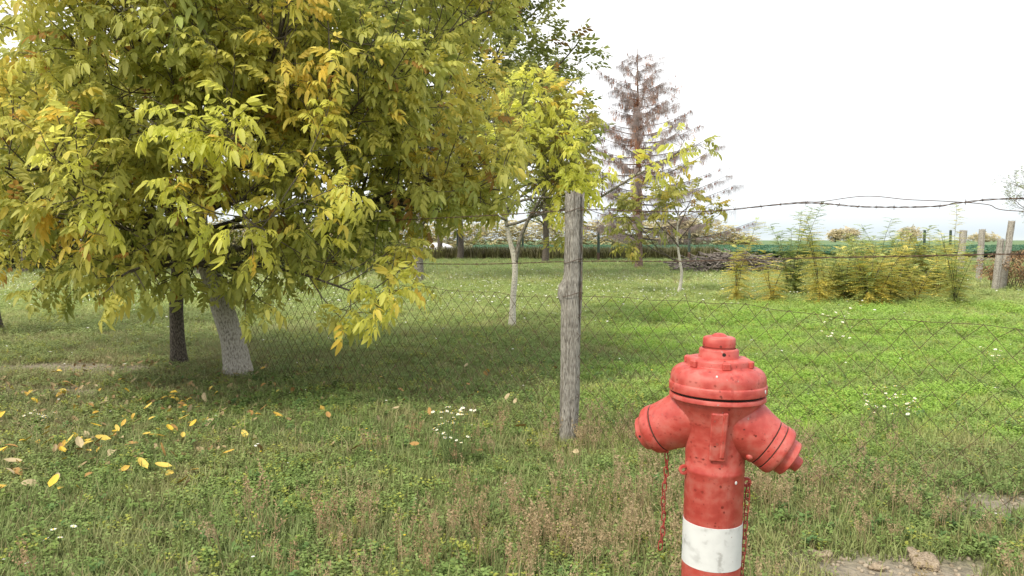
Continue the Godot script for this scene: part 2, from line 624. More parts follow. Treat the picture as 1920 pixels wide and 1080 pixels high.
func finish_tree(o: Node3D, T: Growth, bark: Material, shapes: Array, lm: Material, gold: float, singles: int, sparse := 1.0) -> void:
	for g in T.limbs:
		put("branch", g.mesh(), bark, o)
	if T.twigs.v.size():
		put("twigs", T.twigs.mesh(), M.twig, o, "stuff")
	var near := []
	if singles > 0:
		for k in T.leaves.size():
			var p: Vector3 = T.leaves[k].origin
			if absf(p.x / -p.z) < 0.69 and (p.y - 1.5) / -p.z < 0.33:
				near.append([p.length(), k])
		near.sort_custom(func(a, b): return a[0] < b[0])
		near = near.slice(0, singles)
	var alone := {}
	for e in near: alone[e[1]] = true
	var bufs := []
	for s in shapes: bufs.append(Buf.new())
	var inv := o.transform.affine_inverse()
	for k in T.leaves.size():
		var t: Transform3D = inv * T.leaves[k]
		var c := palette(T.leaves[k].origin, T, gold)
		if alone.has(k):
			var y := clampi(int((c.r / maxf(c.g, 0.01) - 0.6) / 1.0 * 9.0), 0, 8)
			var lo := put("leaf", shapes[R.randi() % shapes.size()], M.leaf_tones[y], o)
			lo.transform = t
		else:
			bufs[R.randi() % shapes.size()].put(t, c)
	for k in shapes.size():
		if bufs[k].b.size():
			many("foliage" if k == 0 else "foliage_%03d" % k, shapes[k], lm, bufs[k], o)

func trunk(o: Node3D, pts: PackedVector3Array, rad: PackedFloat32Array, m: Material, sides := 14) -> void:
	# world points; a smooth, slightly lumpy stem with a flared foot
	var c := Curve3D.new()
	for k in pts.size():
		var tan := (pts[mini(k + 1, pts.size() - 1)] - pts[maxi(k - 1, 0)]) * 0.2
		c.add_point(pts[k], -tan, tan)
	c.bake_interval = 0.06
	var fine := PackedVector3Array()
	var fr := PackedFloat32Array()
	var L := c.get_baked_length()
	var cum := [0.0]
	for k in pts.size() - 1: cum.append(cum[k] + pts[k].distance_to(pts[k + 1]))
	var steps := int(L / maxf(0.09, L / 60.0))
	for k in steps + 1:
		var s := L * k / steps
		fine.append(c.sample_baked(s, true))
		var w: float = s / L * cum[-1]
		var j := 0
		while j < cum.size() - 2 and cum[j + 1] < w: j += 1
		fr.append(lerpf(rad[j], rad[j + 1], clampf((w - cum[j]) / (cum[j + 1] - cum[j]), 0, 1)))
	var g := Geo.new()
	g.tube(fine, fr, sides)
	for k in g.v.size():
		var p := g.v[k]
		var flare := exp(-maxf(p.y, 0.0) / 0.13) * (0.4 + 0.5 * N2.get_noise_2d(p.x * 14.0, p.z * 14.0)) + 0.13 * N2.get_noise_3d(p.x * 22.0, p.y * 7.0, p.z * 22.0)
		g.v[k] = p + g.n[k] * fr[k / sides] * flare
	var inv := o.transform.affine_inverse()
	for k in g.v.size(): g.v[k] = inv * g.v[k]
	put("trunk", g.mesh(), m, o)

func shift(T: Growth, o: Node3D) -> void:
	# limbs and twigs were grown in world places; move them under the thing
	for g in T.limbs + [T.twigs]:
		for k in g.v.size(): g.v[k] -= o.position

func make_trees() -> void:
	var near_leaves := [walnut_leaf(0.26, 3, 0.9), walnut_leaf(0.30, 3, 0.6), walnut_leaf(0.24, 2, 1.1), walnut_leaf(0.28, 3, 1.4), walnut_leaf(0.19, 2, 0.3), walnut_leaf(0.31, 4, 1.0), walnut_leaf(0.22, 3, 1.8)]
	var lm := leafmat(1.0, 0.55)
	# the large walnut on the left
	var o := thing("walnut_tree", Vector3(-3.07, 0, -8.38), "large yellowing walnut tree with a pale leaning trunk, left of the fence post", "tree")
	trunk(o, PackedVector3Array([Vector3(-3.07, -0.05, -8.38), Vector3(-3.14, 0.35, -8.38), Vector3(-3.27, 0.85, -8.36), Vector3(-3.42, 1.35, -8.36), Vector3(-3.5, 1.8, -8.36), Vector3(-3.42, 2.4, -8.33), Vector3(-3.2, 3.05, -8.3)]), PackedFloat32Array([0.135, 0.125, 0.118, 0.11, 0.10, 0.08, 0.06]), M.bark_pale)
	var T := Growth.new()
	T.centre = Vector3(-2.75, 2.75, -8.0)
	T.radii = Vector3(2.85, 2.9, 2.55)
	T.min_y = 1.12
	T.rise = 0.36
	T.rise_x = -2.2
	T.lf = 0.058
	T.tw = 0.2
	T.size = 0.56
	T.notch = Vector3(-5.0, 4.25, -8.0)
	var f := Vector3(-3.2, 3.0, -8.3)
	grow_limb(T, f, Vector3(-0.5, 1, 0.2), 2.6, 0.028, 0.03)
	grow_limb(T, f, Vector3(-0.12, 1, -0.3), 2.6, 0.03, 0.03)
	grow_limb(T, f, Vector3(0.32, 1, 0.25), 2.6, 0.028, 0.03)
	grow_limb(T, f, Vector3(0.7, 0.8, -0.1), 2.6, 0.035, 0.03)
	for k in 17:
		var h := lerpf(1.15, 2.75, k / 16.0)
		var a := k * 2.4 + 0.5
		var b := along(PackedVector3Array([Vector3(-3.34, 1.1, -8.36), Vector3(-3.5, 1.8, -8.36), Vector3(-3.3, 2.75, -8.32)]), (h - 1.1) / 1.65)
		var el := lerpf(0.02, 0.75, k / 16.0) + rf(-0.1, 0.1)
		grow_limb(T, b, Vector3(cos(a), el, sin(a)), 3.9, rf(0.024, 0.034), -0.012 if k < 7 else 0.02)
	# limbs that the photo shows: a long low one to the right, one rising to the upper left, one drooping in front
	grow_limb(T, Vector3(-3.45, 1.6, -8.36), Vector3(1, 0.12, 0.2), 3.8, 0.034, 0.0)
	grow_limb(T, Vector3(-3.42, 1.35, -8.36), Vector3(1, 0.05, 0.0), 3.6, 0.028, 0.0)
	grow_limb(T, Vector3(-3.5, 1.75, -8.36), Vector3(1, 0.55, 0.6), 3.4, 0.03, 0.02)
	grow_limb(T, Vector3(-3.5, 1.8, -8.36), Vector3(-1, 0.75, 0.9), 3.2, 0.03, 0.03)
	grow_limb(T, Vector3(-3.3, 1.0, -8.36), Vector3(1, 0.02, 0.55), 2.6, 0.03, -0.01)
	grow_limb(T, Vector3(-3.35, 1.2, -8.36), Vector3(-0.3, 0.1, 1), 3.2, 0.028, -0.01)
	grow_limb(T, Vector3(-3.38, 1.25, -8.36), Vector3(0.15, 0.05, 1), 3.0, 0.025, -0.01)
	grow_limb(T, Vector3(-3.45, 1.55, -8.36), Vector3(-0.05, 0.1, 1), 3.0, 0.025, -0.015)
	grow_limb(T, Vector3(-3.45, 1.6, -8.36), Vector3(-0.9, 0.05, 0.6), 3.2, 0.035, -0.015)
	T.min_y = 0.6
	T.rise = 0.0
	T.tw = 0.2
	T.sub_len = 0.3
	limb_from(T, PackedVector3Array([Vector3(-3.3, 1.2, -8.3), Vector3(-2.6, 1.27, -7.6), Vector3(-1.9, 1.18, -6.9), Vector3(-1.4, 1.06, -6.5), Vector3(-1.0, 0.95, -6.3)]), 0.018, 0.25)
	T.min_y = 1.12
	T.rise = 0.36
	T.tw = 0.2
	T.sub_len = 0.48
	for k in 4:
		grow_limb(T, Vector3(-3.4, 1.6 + 0.3 * k, -8.36), Vector3(1.0, 0.2 + 0.12 * k, 0.15 - 0.25 * (k % 2)), 3.8, 0.026, 0.01)
	for k in 7:
		grow_limb(T, Vector3(-3.45, 1.7 + 0.2 * k, -8.33), Vector3(-0.9 + 0.3 * k, 0.25 + 0.06 * k, 1.0), 3.0, 0.024, 0.0)
	grow_limb(T, Vector3(-3.32, 1.1, -8.36), Vector3(0.65, -0.02, 0.75), 2.8, 0.03, -0.01)
	T.min_y = 1.05
	grow_limb(T, Vector3(-3.45, 1.9, -8.33), Vector3(0.35, 0.02, 1.0), 3.0, 0.024, -0.015)
	grow_limb(T, Vector3(-3.45, 2.0, -8.33), Vector3(0.75, 0.0, 0.8), 3.0, 0.024, -0.015)
	grow_limb(T, Vector3(-3.45, 1.8, -8.33), Vector3(0.55, 0.0, 0.35), 3.0, 0.024, -0.01)
	grow_limb(T, Vector3(-3.45, 1.7, -8.33), Vector3(-0.5, 0.0, 1.0), 3.0, 0.024, -0.02)
	shift(T, o)
	finish_tree(o, T, M.bark_dark, near_leaves, lm, 0.35, 300)
	# its dark neighbour
	o = thing("walnut_tree", Vector3(-4.0, 0, -8.95), "smaller walnut with a straight dark trunk close behind the leaning pale trunk", "tree")
	trunk(o, PackedVector3Array([Vector3(-4.0, -0.05, -8.95), Vector3(-4.02, 0.6, -8.95), Vector3(-4.0, 1.3, -8.97), Vector3(-4.12, 2.2, -9.0), Vector3(-4.3, 3.0, -9.1)]), PackedFloat32Array([0.088, 0.08, 0.076, 0.065, 0.04]), M.bark_dark)
	T = Growth.new()
	T.seed = 3
	T.centre = Vector3(-5.3, 2.15, -8.8)
	T.radii = Vector3(2.2, 1.45, 2.2)
	T.size = 0.8
	T.min_y = 1.0
	for k in 11:
		var a := k * 2.4 + 1.0
		grow_limb(T, Vector3(-4.05 - 0.02 * k, 1.5 + 0.14 * k, -8.98), Vector3(cos(a) - 0.45, 0.25 + 0.05 * k, sin(a)), 3.2, 0.032, 0.0)
	shift(T, o)
	finish_tree(o, T, M.bark_dark, near_leaves, lm, 0.36, 0)
	# walnut behind the fence with a forked white trunk
	o = thing("walnut_tree", Vector3(0, 0, -12.98), "young yellow walnut with a slim whitewashed forked trunk behind the fence post", "tree")
	trunk(o, PackedVector3Array([Vector3(0, -0.05, -12.98), Vector3(0.02, 0.5, -12.98), Vector3(0.05, 1.1, -12.98), Vector3(-0.06, 1.6, -12.98), Vector3(-0.13, 2.2, -12.95), Vector3(-0.05, 3.0, -12.9)]), PackedFloat32Array([0.06, 0.054, 0.052, 0.040, 0.032, 0.022]), M.bark_white, 10)
	T = Growth.new()
	T.seed = 5
	T.centre = Vector3(0.05, 2.95, -12.9)
	T.radii = Vector3(1.35, 1.75, 1.7)
	T.min_y = 1.35
	T.tw = 0.24
	T.lf = 0.08
	T.size = 0.72
	var g2 := PackedVector3Array([Vector3(0.05, 1.05, -12.98), Vector3(0.13, 1.5, -12.95), Vector3(0.28, 1.85, -12.9), Vector3(0.55, 2.3, -12.8), Vector3(0.8, 2.9, -12.7), Vector3(1.0, 3.5, -12.7)])
	limb_from(T, g2, 0.042, 0.4)
	T.radii = Vector3(3.2, 1.75, 2.0)
	T.tw = 0.5
	T.sub_len = 0.28
	T.lf = 0.11
	limb_from(T, PackedVector3Array([Vector3(0.3, 1.9, -12.9), Vector3(0.9, 2.02, -12.5), Vector3(1.45, 2.2, -12.3), Vector3(2.0, 2.55, -12.2), Vector3(2.55, 2.8, -12.2), Vector3(2.95, 3.05, -12.2)]), 0.028, 0.3)
	T.radii = Vector3(1.35, 1.75, 1.7)
	T.tw = 0.24
	T.sub_len = 0.48
	T.lf = 0.068
	for k in 12:
		var a := k * 2.4
		grow_limb(T, Vector3(-0.1, 1.75 + 0.1 * k, -12.94), Vector3(cos(a) + 0.15, 0.2 + 0.07 * k, sin(a)), 3.0, 0.028, 0.01)
	for k in 4:
		var a := k * 1.6 + 0.4
		grow_limb(T, Vector3(0.6, 2.4 + 0.25 * k, -12.8), Vector3(cos(a) + 0.4, 0.3, sin(a)), 2.2, 0.022, 0.01)
	shift(T, o)
	finish_tree(o, T, M.bark_grey, near_leaves, lm, 0.30, 300)
	# slim sapling right of the post
	o = thing("walnut_sapling", Vector3(4.79, 0, -21.52), "thin pale leaning sapling with hanging pale leaves in front of the brown spruce", "tree")
	trunk(o, PackedVector3Array([Vector3(4.79, -0.05, -21.52), Vector3(4.87, 0.5, -21.52), Vector3(4.8, 0.95, -21.5), Vector3(4.72, 1.6, -21.5), Vector3(4.76, 2.6, -21.45)]), PackedFloat32Array([0.05, 0.042, 0.038, 0.028, 0.014]), M.bark_white, 8)
	T = Growth.new()
	T.seed = 7
	T.centre = Vector3(4.2, 2.1, -21.5)
	T.radii = Vector3(1.75, 1.15, 1.4)
	T.min_y = 0.9
	T.lf = 0.12
	T.tw = 0.45
	for a in [[0.85, -1.0, 0.55], [0.9, -1.0, 0.25], [1.3, -0.8, 0.7], [1.5, 0.7, 0.6], [1.7, -0.5, 0.8], [1.9, 0.5, 0.9], [2.1, -0.3, 0.9], [2.2, 0.5, 0.5]]:
		grow_limb(T, Vector3(4.77, a[0], -21.5), Vector3(a[1], a[2], rf(-0.6, 0.6)), 2.0, 0.02, 0.02)
	shift(T, o)
	finish_tree(o, T, M.bark_dark, near_leaves, lm, 0.36, 0)
	# yellow tree at the left edge
	o = thing("walnut_tree", Vector3(-8.35, 0, -12.0), "golden leaved tree with a dark trunk at the left edge of the orchard", "tree")
	trunk(o, PackedVector3Array([Vector3(-8.35, -0.05, -12.0), Vector3(-8.38, 1.0, -12.0), Vector3(-8.35, 2.0, -12.0), Vector3(-8.2, 3.4, -12.0)]), PackedFloat32Array([0.13, 0.11, 0.1, 0.05]), M.bark_dark)
	T = Growth.new()
	T.seed = 9
	T.centre = Vector3(-8.6, 2.85, -12.2)
	T.radii = Vector3(2.1, 1.75, 2.0)
	T.min_y = 1.4
	T.tw = 0.3
	T.size = 0.9
	for k in 12:
		var a := k * 2.4
		grow_limb(T, Vector3(-8.33, 1.6 + 0.14 * k, -12.0), Vector3(cos(a), 0.15 + 0.08 * k, sin(a)), 3.0, 0.035, 0.0)
	shift(T, o)
	finish_tree(o, T, M.bark_dark, near_leaves, lm, 0.62, 0)
	# tall green trees in the back of the orchard
	var fl := [far_leaf(0.4, 4, 0.2), far_leaf(0.36, 3, 0.22)]
	var back := [
		[Vector3(-3.42, 0, -27.42), 0.21, Vector3(-1.7, 7.2, -27.0), Vector3(5.0, 5.2, 4.4), 2.1, 34, 0.02, "tall green walnut with a thick grey trunk behind the left walnut's low branches", "bark_grey"],
		[Vector3(2.22, 0, -50.3), 0.24, Vector3(1.8, 8.0, -50.0), Vector3(3.7, 6.6, 3.6), 2.3, 24, -0.12, "dark green tree behind the fence post, its crown above the yellow walnut", "bark_dark"],
		[Vector3(-3.94, 0, -57.0), 0.26, Vector3(-4.2, 7.5, -57.0), Vector3(4.2, 5.2, 4.0), 2.6, 18, 0.0, "far dark trunked tree, right one of two seen under the walnut branches", "bark_dark"],
		[Vector3(-6.1, 0, -63.0), 0.25, Vector3(-6.6, 7.5, -63.0), Vector3(4.2, 5.2, 4.0), 2.6, 18, 0.1, "far dark trunked tree, left one of two seen under the walnut branches", "bark_dark"],
		[Vector3(-13.6, 0, -33.0), 0.25, Vector3(-13.6, 6.2, -33.0), Vector3(5.2, 4.6, 4.4), 1.9, 22, 0.1, "big shady tree behind the left walnut trunks", "bark_dark"],
		[Vector3(-22.0, 0, -34.0), 0.25, Vector3(-22.0, 5.6, -34.0), Vector3(5.2, 4.2, 4.4), 1.7, 20, 0.15, "shady tree far left behind the golden leaved tree", "bark_dark"],
	]
	var flm := leafmat(0.6, 0.6)
	for b in back:
		o = thing("orchard_tree", b[0], b[7], "tree", "big trees at the back of the orchard")
		var h: float = b[2].y + b[3].y * 0.5
		trunk(o, PackedVector3Array([b[0] + Vector3(0, -0.1, 0), b[0] + Vector3(0.05, 2.0, 0), b[0].lerp(b[2], 0.45) * Vector3(1, 0, 1) + Vector3(0, h * 0.6, 0), b[2] * Vector3(1, 0, 1) + Vector3(0, h, 0)]), PackedFloat32Array([b[1], b[1] * 0.85, b[1] * 0.5, 0.05]), M[b[8]], 10)
		T = Growth.new()
		T.seed = int(-b[0].z)
		T.centre = b[2]
		T.radii = b[3]
		T.min_y = b[4]
		T.tw = 0.75
		T.lf = 0.23
		T.size = 1.25
		T.sub_len = 0.42
		for k in b[5]:
			var t: float = (k + 0.5) / b[5]
			var a: float = k * 2.4 + b[0].x
			var hh := lerpf(b[4] + 0.1, h * 0.95, t)
			var st: Vector3 = b[0].lerp(b[2], hh / h * 0.9) * Vector3(1, 0, 1) + Vector3(0, hh, 0)
			grow_limb(T, st, Vector3(cos(a), lerpf(0.15, 0.9, t), sin(a)), b[3].x * 1.25, 0.075, 0.02)
		shift(T, o)
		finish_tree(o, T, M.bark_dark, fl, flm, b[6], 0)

func make_spruce() -> void:
	var o := thing("spruce_tree", Vector3(6.75, 0, -39.88), "half dead brown spruce with bare drooping branches, tallest tree right of the post", "tree")
	trunk(o, PackedVector3Array([Vector3(6.75, -0.1, -39.88), Vector3(6.72, 3, -39.88), Vector3(6.62, 7, -39.88), Vector3(6.55, 11.5, -39.88)]), PackedFloat32Array([0.2, 0.17, 0.09, 0.012]), M.bark_red, 10)
	var g := Geo.new()
	g.smooth = false
	# a drooping spray of bare twigs
	for k in 12:
		var t := k / 12.0
		for s in [-1.0, 1.0]:
			var p := Vector3(s * 0.02, 0, t * 0.55)
			var e := p + Vector3(s * rf(0.02, 0.12), -rf(0.15, 0.5), rf(-0.05, 0.1))
			var w := Vector3(0.005, 0, 0.002)
			g.tri(p - w, e, p + w)
	var spray := g.mesh()
	g = Geo.new()
	g.smooth = false
	for k in 34:
		var p := Vector3(rf(-0.1, 0.1), -rf(0.0, 0.4), rf(0, 0.3))
		leaf_quad(g, p, Vector3(rf(-0.4, 0.4), -1, rf(-0.3, 0.3)).normalized(), rdir(), rf(0.08, 0.18), 0.022)
	var clump := g.mesh()
	g = Geo.new()
	g.smooth = false
	leaf_quad(g, Vector3.ZERO, Vector3(0, -1, 0), Vector3(0, 0, 1), 0.17, 0.06)
	leaf_quad(g, Vector3.ZERO, Vector3(0, -1, 0), Vector3(1, 0, 0), 0.17, 0.06)
	var cone := g.mesh()
	var bs := Buf.new()
	var bc := Buf.new()
	var bk := Buf.new()
	var h := 1.6
	var k := 0
	while h < 11.2:
		var t := (h - 1.6) / 9.6
		var len := (0.15 + 6.0 * pow(1.0 - t, 0.62)) * rf(0.6, 1.1)
		var a := k * 2.4 + rf(-0.3, 0.3)
		var d := Vector3(cos(a), 0, sin(a))
		if d.x < -0.2: len *= 0.85
		var c := Vector3(lerpf(-0.03, -0.2, t), h, 0)
		var pts := PackedVector3Array()
		for q in 8:
			var s := q / 7.0
			pts.append(c + d * len * s + Vector3(rf(-0.03, 0.03), len * (0.30 * s * s - 0.20 * s + lerpf(0.05, 0.36, t) * s), rf(-0.03, 0.03)))
		var gb := Geo.new()
		gb.tube(pts, taper(8, lerpf(0.05, 0.014, t), 0.006), 5)
		put("branch", gb.mesh(), M.bark_red if t > 0.35 else M.bark_dark, o)
		var n := int(len / 0.125) + 2
		for q in n:
			var s := rf(0.12, 1.0)
			var p := along(pts, s)
			var dd := (d + Vector3(rf(-1, 1), 0, rf(-1, 1)) * 0.9).normalized()
			bs.put(Transform3D(aim(dd, Vector3.UP, rf(0.7, 1.3)), p), Color(0.27, 0.22, 0.21) * rf(0.7, 1.2))
			var nd := N1.get_noise_3d(c.x + d.x * len * s * 3.0, h * 3.0, d.z * len * s * 3.0) * 0.5 + 0.5
			if R.randf() < 0.30 * smoothstep(0.15, 0.65, t) * (1.0 - 0.6 * smoothstep(0.75, 0.95, t)) * smoothstep(1.02, 0.3, s) * smoothstep(0.25, 0.6, nd) + (0.05 if t > 0.3 else 0.0):
				bc.put(Transform3D(aim(dd, Vector3.UP, rf(0.6, 1.25)), p), Color(0.52, 0.29, 0.2) * rf(0.7, 1.2))
			if s > 0.55 and R.randf() < 0.55:
				bk.put(Transform3D(Basis(Vector3.UP, rf(0, TAU)).scaled(Vector3.ONE * rf(0.8, 1.2)), p + Vector3(0, -0.03, 0)), Color(0.36, 0.18, 0.14) * rf(0.7, 1.2))
		h += lerpf(0.14, 0.11, t) * rf(0.5, 1.5)
		k += 1
	# brown needles still clinging to the stem
	for q in 260:
		var hh := rf(2.6, 9.2)
		var th := (hh - 1.6) / 9.6
		bc.put(Transform3D(aim(rdir(), Vector3.UP, rf(0.6, 1.1)), Vector3(lerpf(-0.03, -0.2, th), hh, 0) + rdir() * rf(0.05, 0.26)), Color(0.42, 0.20, 0.11) * rf(0.75, 1.2))
	var lm := leafmat(0.3, 0.9)
	many("dead_twigs", spray, lm, bs, o)
	many("brown_needles", clump, lm, bc, o)
	many("cones", cone, lm, bk, o)

func make_acacias() -> void:
	var fr := []
	for k in 3:
		var g := Geo.new()
		g.smooth = false
		var L := 0.36
		for q in 8:
			var t := 0.15 + 0.85 * q / 7.0
			for s in [-1.0, 1.0]:
				leaf_quad(g, Vector3(0, -0.2 * L * t * t, L * t), Vector3(s, rf(-0.35, 0.1), 0.25).normalized(), Vector3(rf(-0.2, 0.2), 1, 0).normalized(), rf(0.055, 0.075), 0.034)
		g.tube(PackedVector3Array([Vector3.ZERO, Vector3(0, -0.05 * L, 0.5 * L), Vector3(0, -0.2 * L, L)]), PackedFloat32Array([0.003, 0.002, 0.001]), 3)
		fr.append(g.mesh())
	var lm := leafmat(0.7, 0.6)
	# x, z, height, stems, spread, gold, label
	var list := [
		[5.49, -18.33, 1.98, 5, 0.5, 0.75, "tall yellow acacia sapling, nearest on the left end of the thicket"],
		[6.15, -17.7, 1.25, 5, 0.6, 0.85, "low golden acacia sapling just right of the tall one"],
		[7.6, -20.5, 2.35, 6, 0.55, 0.3, "dark green-brown acacia bush rising behind the golden saplings"],
		[8.05, -21.3, 2.45, 7, 0.6, 0.15, "darkest acacia bush with thin tips standing above the horizon"],
		[10.9, -22.5, 2.15, 4, 0.75, 0.3, "bare topped acacia sapling with spreading thin tips in the middle of the thicket"],
		[16.2, -27.5, 2.75, 2, 0.15, 0.8, "slender yellow acacia sapling beside the rear fence posts"],
	]
	var common := "yellow-green acacia sapling in the low thicket left of the grey posts"
	for q in 34:
		var t := (q + R.randf()) / 34.0
		var z := -rf(16.8, 23.5)
		var x := lerpf(0.41, 0.595, t) * -z
		list.append([x, z, rf(1.1, 1.75) * (1.2 if q % 5 == 0 else 1.0), 4 + q % 3, rf(0.5, 1.1), clampf(rf(0.25, 1.0), 0, 1), common])
	for a in list:
		var o := thing("acacia_sapling", Vector3(a[0], gy(a[0], a[1]), a[1]), a[6], "shrub", "acacia saplings in the thicket" )
		var g := Geo.new()
		var bufs := [Buf.new(), Buf.new(), Buf.new()]
		for s in a[3]:
			var d := rdir()
			var H: float = a[2] * (1.0 if s == 0 else rf(0.45, 0.95))
			var pts := PackedVector3Array()
			for k in 6:
				var t := k / 5.0
				pts.append(d * a[4] * t * (0.4 + 0.6 * t) * H * 0.5 + Vector3(rf(-0.02, 0.02), H * t, rf(-0.02, 0.02)))
			g.tube(pts, taper(6, 0.012, 0.003), 5)
			var n := int(H * 36)
			for k in n:
				var t := lerpf(0.06, 1.0, (k + R.randf()) / n)
				var fd := (rdir() + Vector3(0, lerpf(-0.15, 0.35, t) + rf(-0.2, 0.2), 0)).normalized()
				var y: float = a[5] + rf(-0.35, 0.35) + 0.3 * (0.6 - t)
				var c := Color(0.25, 0.34, 0.12).lerp(Color(0.46, 0.50, 0.15), clampf(y * 1.6, 0, 1)).lerp(Color(0.72, 0.60, 0.14), clampf(y * 2.0 - 1.0, 0, 1))
				bufs[R.randi() % 3].put(Transform3D(aim(fd, Vector3.UP, rf(0.7, 1.25) * lerpf(1.15, 0.7, t)), along(pts, t)), c * rf(0.85, 1.15))
		put("stems", g.mesh(), M.twig, o)
		for k in 3:
			many("foliage" if k == 0 else "foliage_%03d" % k, fr[k], lm, bufs[k], o)

# ------------------------------------------------------------------ fence
func post_mesh(h: float, r: float, lean: Vector2, chip: bool, sd: int) -> Mesh:
	# a split weathered trunk: lumpy outline, fluted grain, ragged top
	var g := Geo.new()
	var A := 56
	var K := 70
	var f := FastNoiseLite.new()
	f.seed = sd
	f.frequency = 1.0
	for k in K + 1:
		var t := float(k) / K
		for s in A:
			var a := TAU * s / A
			var ca := cos(a)
			var sa := sin(a)
			var top := h + 0.05 * f.get_noise_2d(ca * 3.0, sa * 3.0 + 9.0) + 0.05 * f.get_noise_2d(ca * 11.0, sa * 11.0)
			var y := lerpf(-0.1, top, t)
			var rr := r * (1.0 + 0.10 * f.get_noise_3d(ca * 1.2, y * 1.3, sa * 1.2) + 0.13 * f.get_noise_3d(ca * 9.0, y * 1.2, sa * 9.0) + 0.05 * f.get_noise_3d(ca * 22.0, y * 3.0, sa * 22.0))
			var col := Color(1, 1, 1)
			var crack := smoothstep(-0.22, -0.42, f.get_noise_3d(ca * 9.0, y * 1.2, sa * 9.0))
			col = col.lerp(Color(0.3, 0.27, 0.24), crack * 0.8)
			if chip:
				rr *= lerpf(0.93, 1.0, smoothstep(0.0, 0.5, y))
				# the side branch stub on the left
				var stub := exp(-pow(wrapf(a - PI, -PI, PI) / 0.5, 2.0)) * smoothstep(1.02, 1.10, y) * (1.0 - smoothstep(1.17, 1.215, y))
				rr += 0.036 * stub
				rr += 0.014 * exp(-pow(wrapf(a - PI, -PI, PI) / 0.9, 2.0)) * (1.0 - smoothstep(1.05, 1.2, y))
				# the rotten split down the right front
				var sp := 0.72 + 0.10 * f.get_noise_1d(y * 3.0) + 0.12 * (y - 1.4)
				var dd := absf(wrapf(a - sp + PI * 0.0, -PI, PI))
				var w := exp(-pow(dd / 0.10, 2.0)) * smoothstep(0.75, 1.0, y)
				rr -= 0.022 * w
				col = col.lerp(Color(0.16, 0.11, 0.07), clampf(w * 1.3, 0, 0.9))
				var rot := exp(-pow(wrapf(a - sp + 0.25, -PI, PI) / 0.16, 2.0)) * smoothstep(0.95, 1.1, y) * (1.0 - smoothstep(1.5, 1.65, y)) * smoothstep(-0.1, 0.25, f.get_noise_2d(a * 4.0, y * 7.0))
				col = col.lerp(Color(0.62, 0.38, 0.2), clampf(rot, 0, 0.85))
				var streak := smoothstep(0.3, 0.6, f.get_noise_2d(a * 8.0, y * 1.1))
				col = col.lerp(Color(0.45, 0.42, 0.38), streak * 0.6)
			g.v.append(Vector3(ca * rr + lean.x * y / h, y, sa * rr + lean.y * y / h))
			g.c.append(col)
	for k in K:
		for s in A:
			var a0 := k * A + s
			var a1 := k * A + (s + 1) % A
			# angle runs from x to z: seen from outside it runs left
			g.i.append(a0); g.i.append(a1 + A); g.i.append(a0 + A)
			g.i.append(a0); g.i.append(a1); g.i.append(a1 + A)
	# the ragged end grain
	var base := K * A
	var last := base
	for ring in 3:
		var q: float = [0.66, 0.33, 0.02][ring]
		var first := g.v.size()
		for s in A:
			var p := g.v[base + s]
			var mid := Vector3(lean.x, 0, lean.y)
			var e := mid + (p - mid) * q
			e.y = h + 0.028 * f.get_noise_2d(e.x * 60.0, e.z * 60.0) + (0.012 if ring == 1 else -0.008)
			g.v.append(e)
			g.c.append(Color(0.75, 0.72, 0.66))
		for s in A:
			var s1 := (s + 1) % A
			g.i.append(last + s); g.i.append(first + s1); g.i.append(first + s)
			g.i.append(last + s); g.i.append(last + s1); g.i.append(first + s1)
		last = first
	var st := SurfaceTool.new()
	st.create_from_arrays(_arrays(g))
	st.generate_normals()
	return st.commit()

func _arrays(g: Geo) -> Array:
	var a := []
	a.resize(Mesh.ARRAY_MAX)
	a[Mesh.ARRAY_VERTEX] = g.v
	a[Mesh.ARRAY_COLOR] = g.c
	a[Mesh.ARRAY_INDEX] = g.i
	return a

func fence_at(x: float, y: float, off := 0.0) -> Vector3:
	# a point on the fence line, a little towards the street where off is positive
	return Vector3(x, y, -(5.955 - 0.9 * x) + off)

func curve_pts(p: PackedVector3Array, step := 0.05) -> PackedVector3Array:
	var c := Curve3D.new()
	for k in p.size():
		var t := (p[mini(k + 1, p.size() - 1)] - p[maxi(k - 1, 0)]) * 0.18
		c.add_point(p[k], -t, t)
	c.bake_interval = step
	return c.get_baked_points()

func barbed(pts: PackedVector3Array, called_parent: Node3D, twisted: bool, barbs: float) -> void:
	var c := curve_pts(pts, 0.02)
	for s in (2 if twisted else 1):
		var q := PackedVector3Array()
		for k in c.size():
			var a := k * 0.55 + PI * s
			q.append(c[k] + (Vector3(0, cos(a), sin(a)) * 0.0028 if twisted else Vector3.ZERO))
		var g := Geo.new()
		g.tube(q, taper(q.size(), 0.0021, 0.0021), 5)
		put("strand", g.mesh(), M.rust, called_parent)
	if barbs > 0.0:
		var L := arc(c)
		var n := int(L / barbs)
		for k in n:
			var t := (k + rf(0.35, 0.65)) / n
			var p := along(c, t)
			var tg := tangent(c, t)
			var g := Geo.new()
			for e in 2:
				var d := side_dir(tg, rf(1.2, 1.8))
				g.tube(PackedVector3Array([p - d * 0.017 + tg * 0.003, p, p + d * 0.017 - tg * 0.003]), PackedFloat32Array([0.0008, 0.0015, 0.0008]), 4)
			var wrap := PackedVector3Array()
			var u := side_dir(tg, PI / 2)
			var w := tg.cross(u)
			for j in 13:
				var b := j * 1.05
				wrap.append(p + tg * (j - 6) * 0.0011 + (u * cos(b) + w * sin(b)) * 0.0045)
			g.tube(wrap, taper(13, 0.0012, 0.0012), 4)
			put("barb", g.mesh(), M.rust, called_parent)

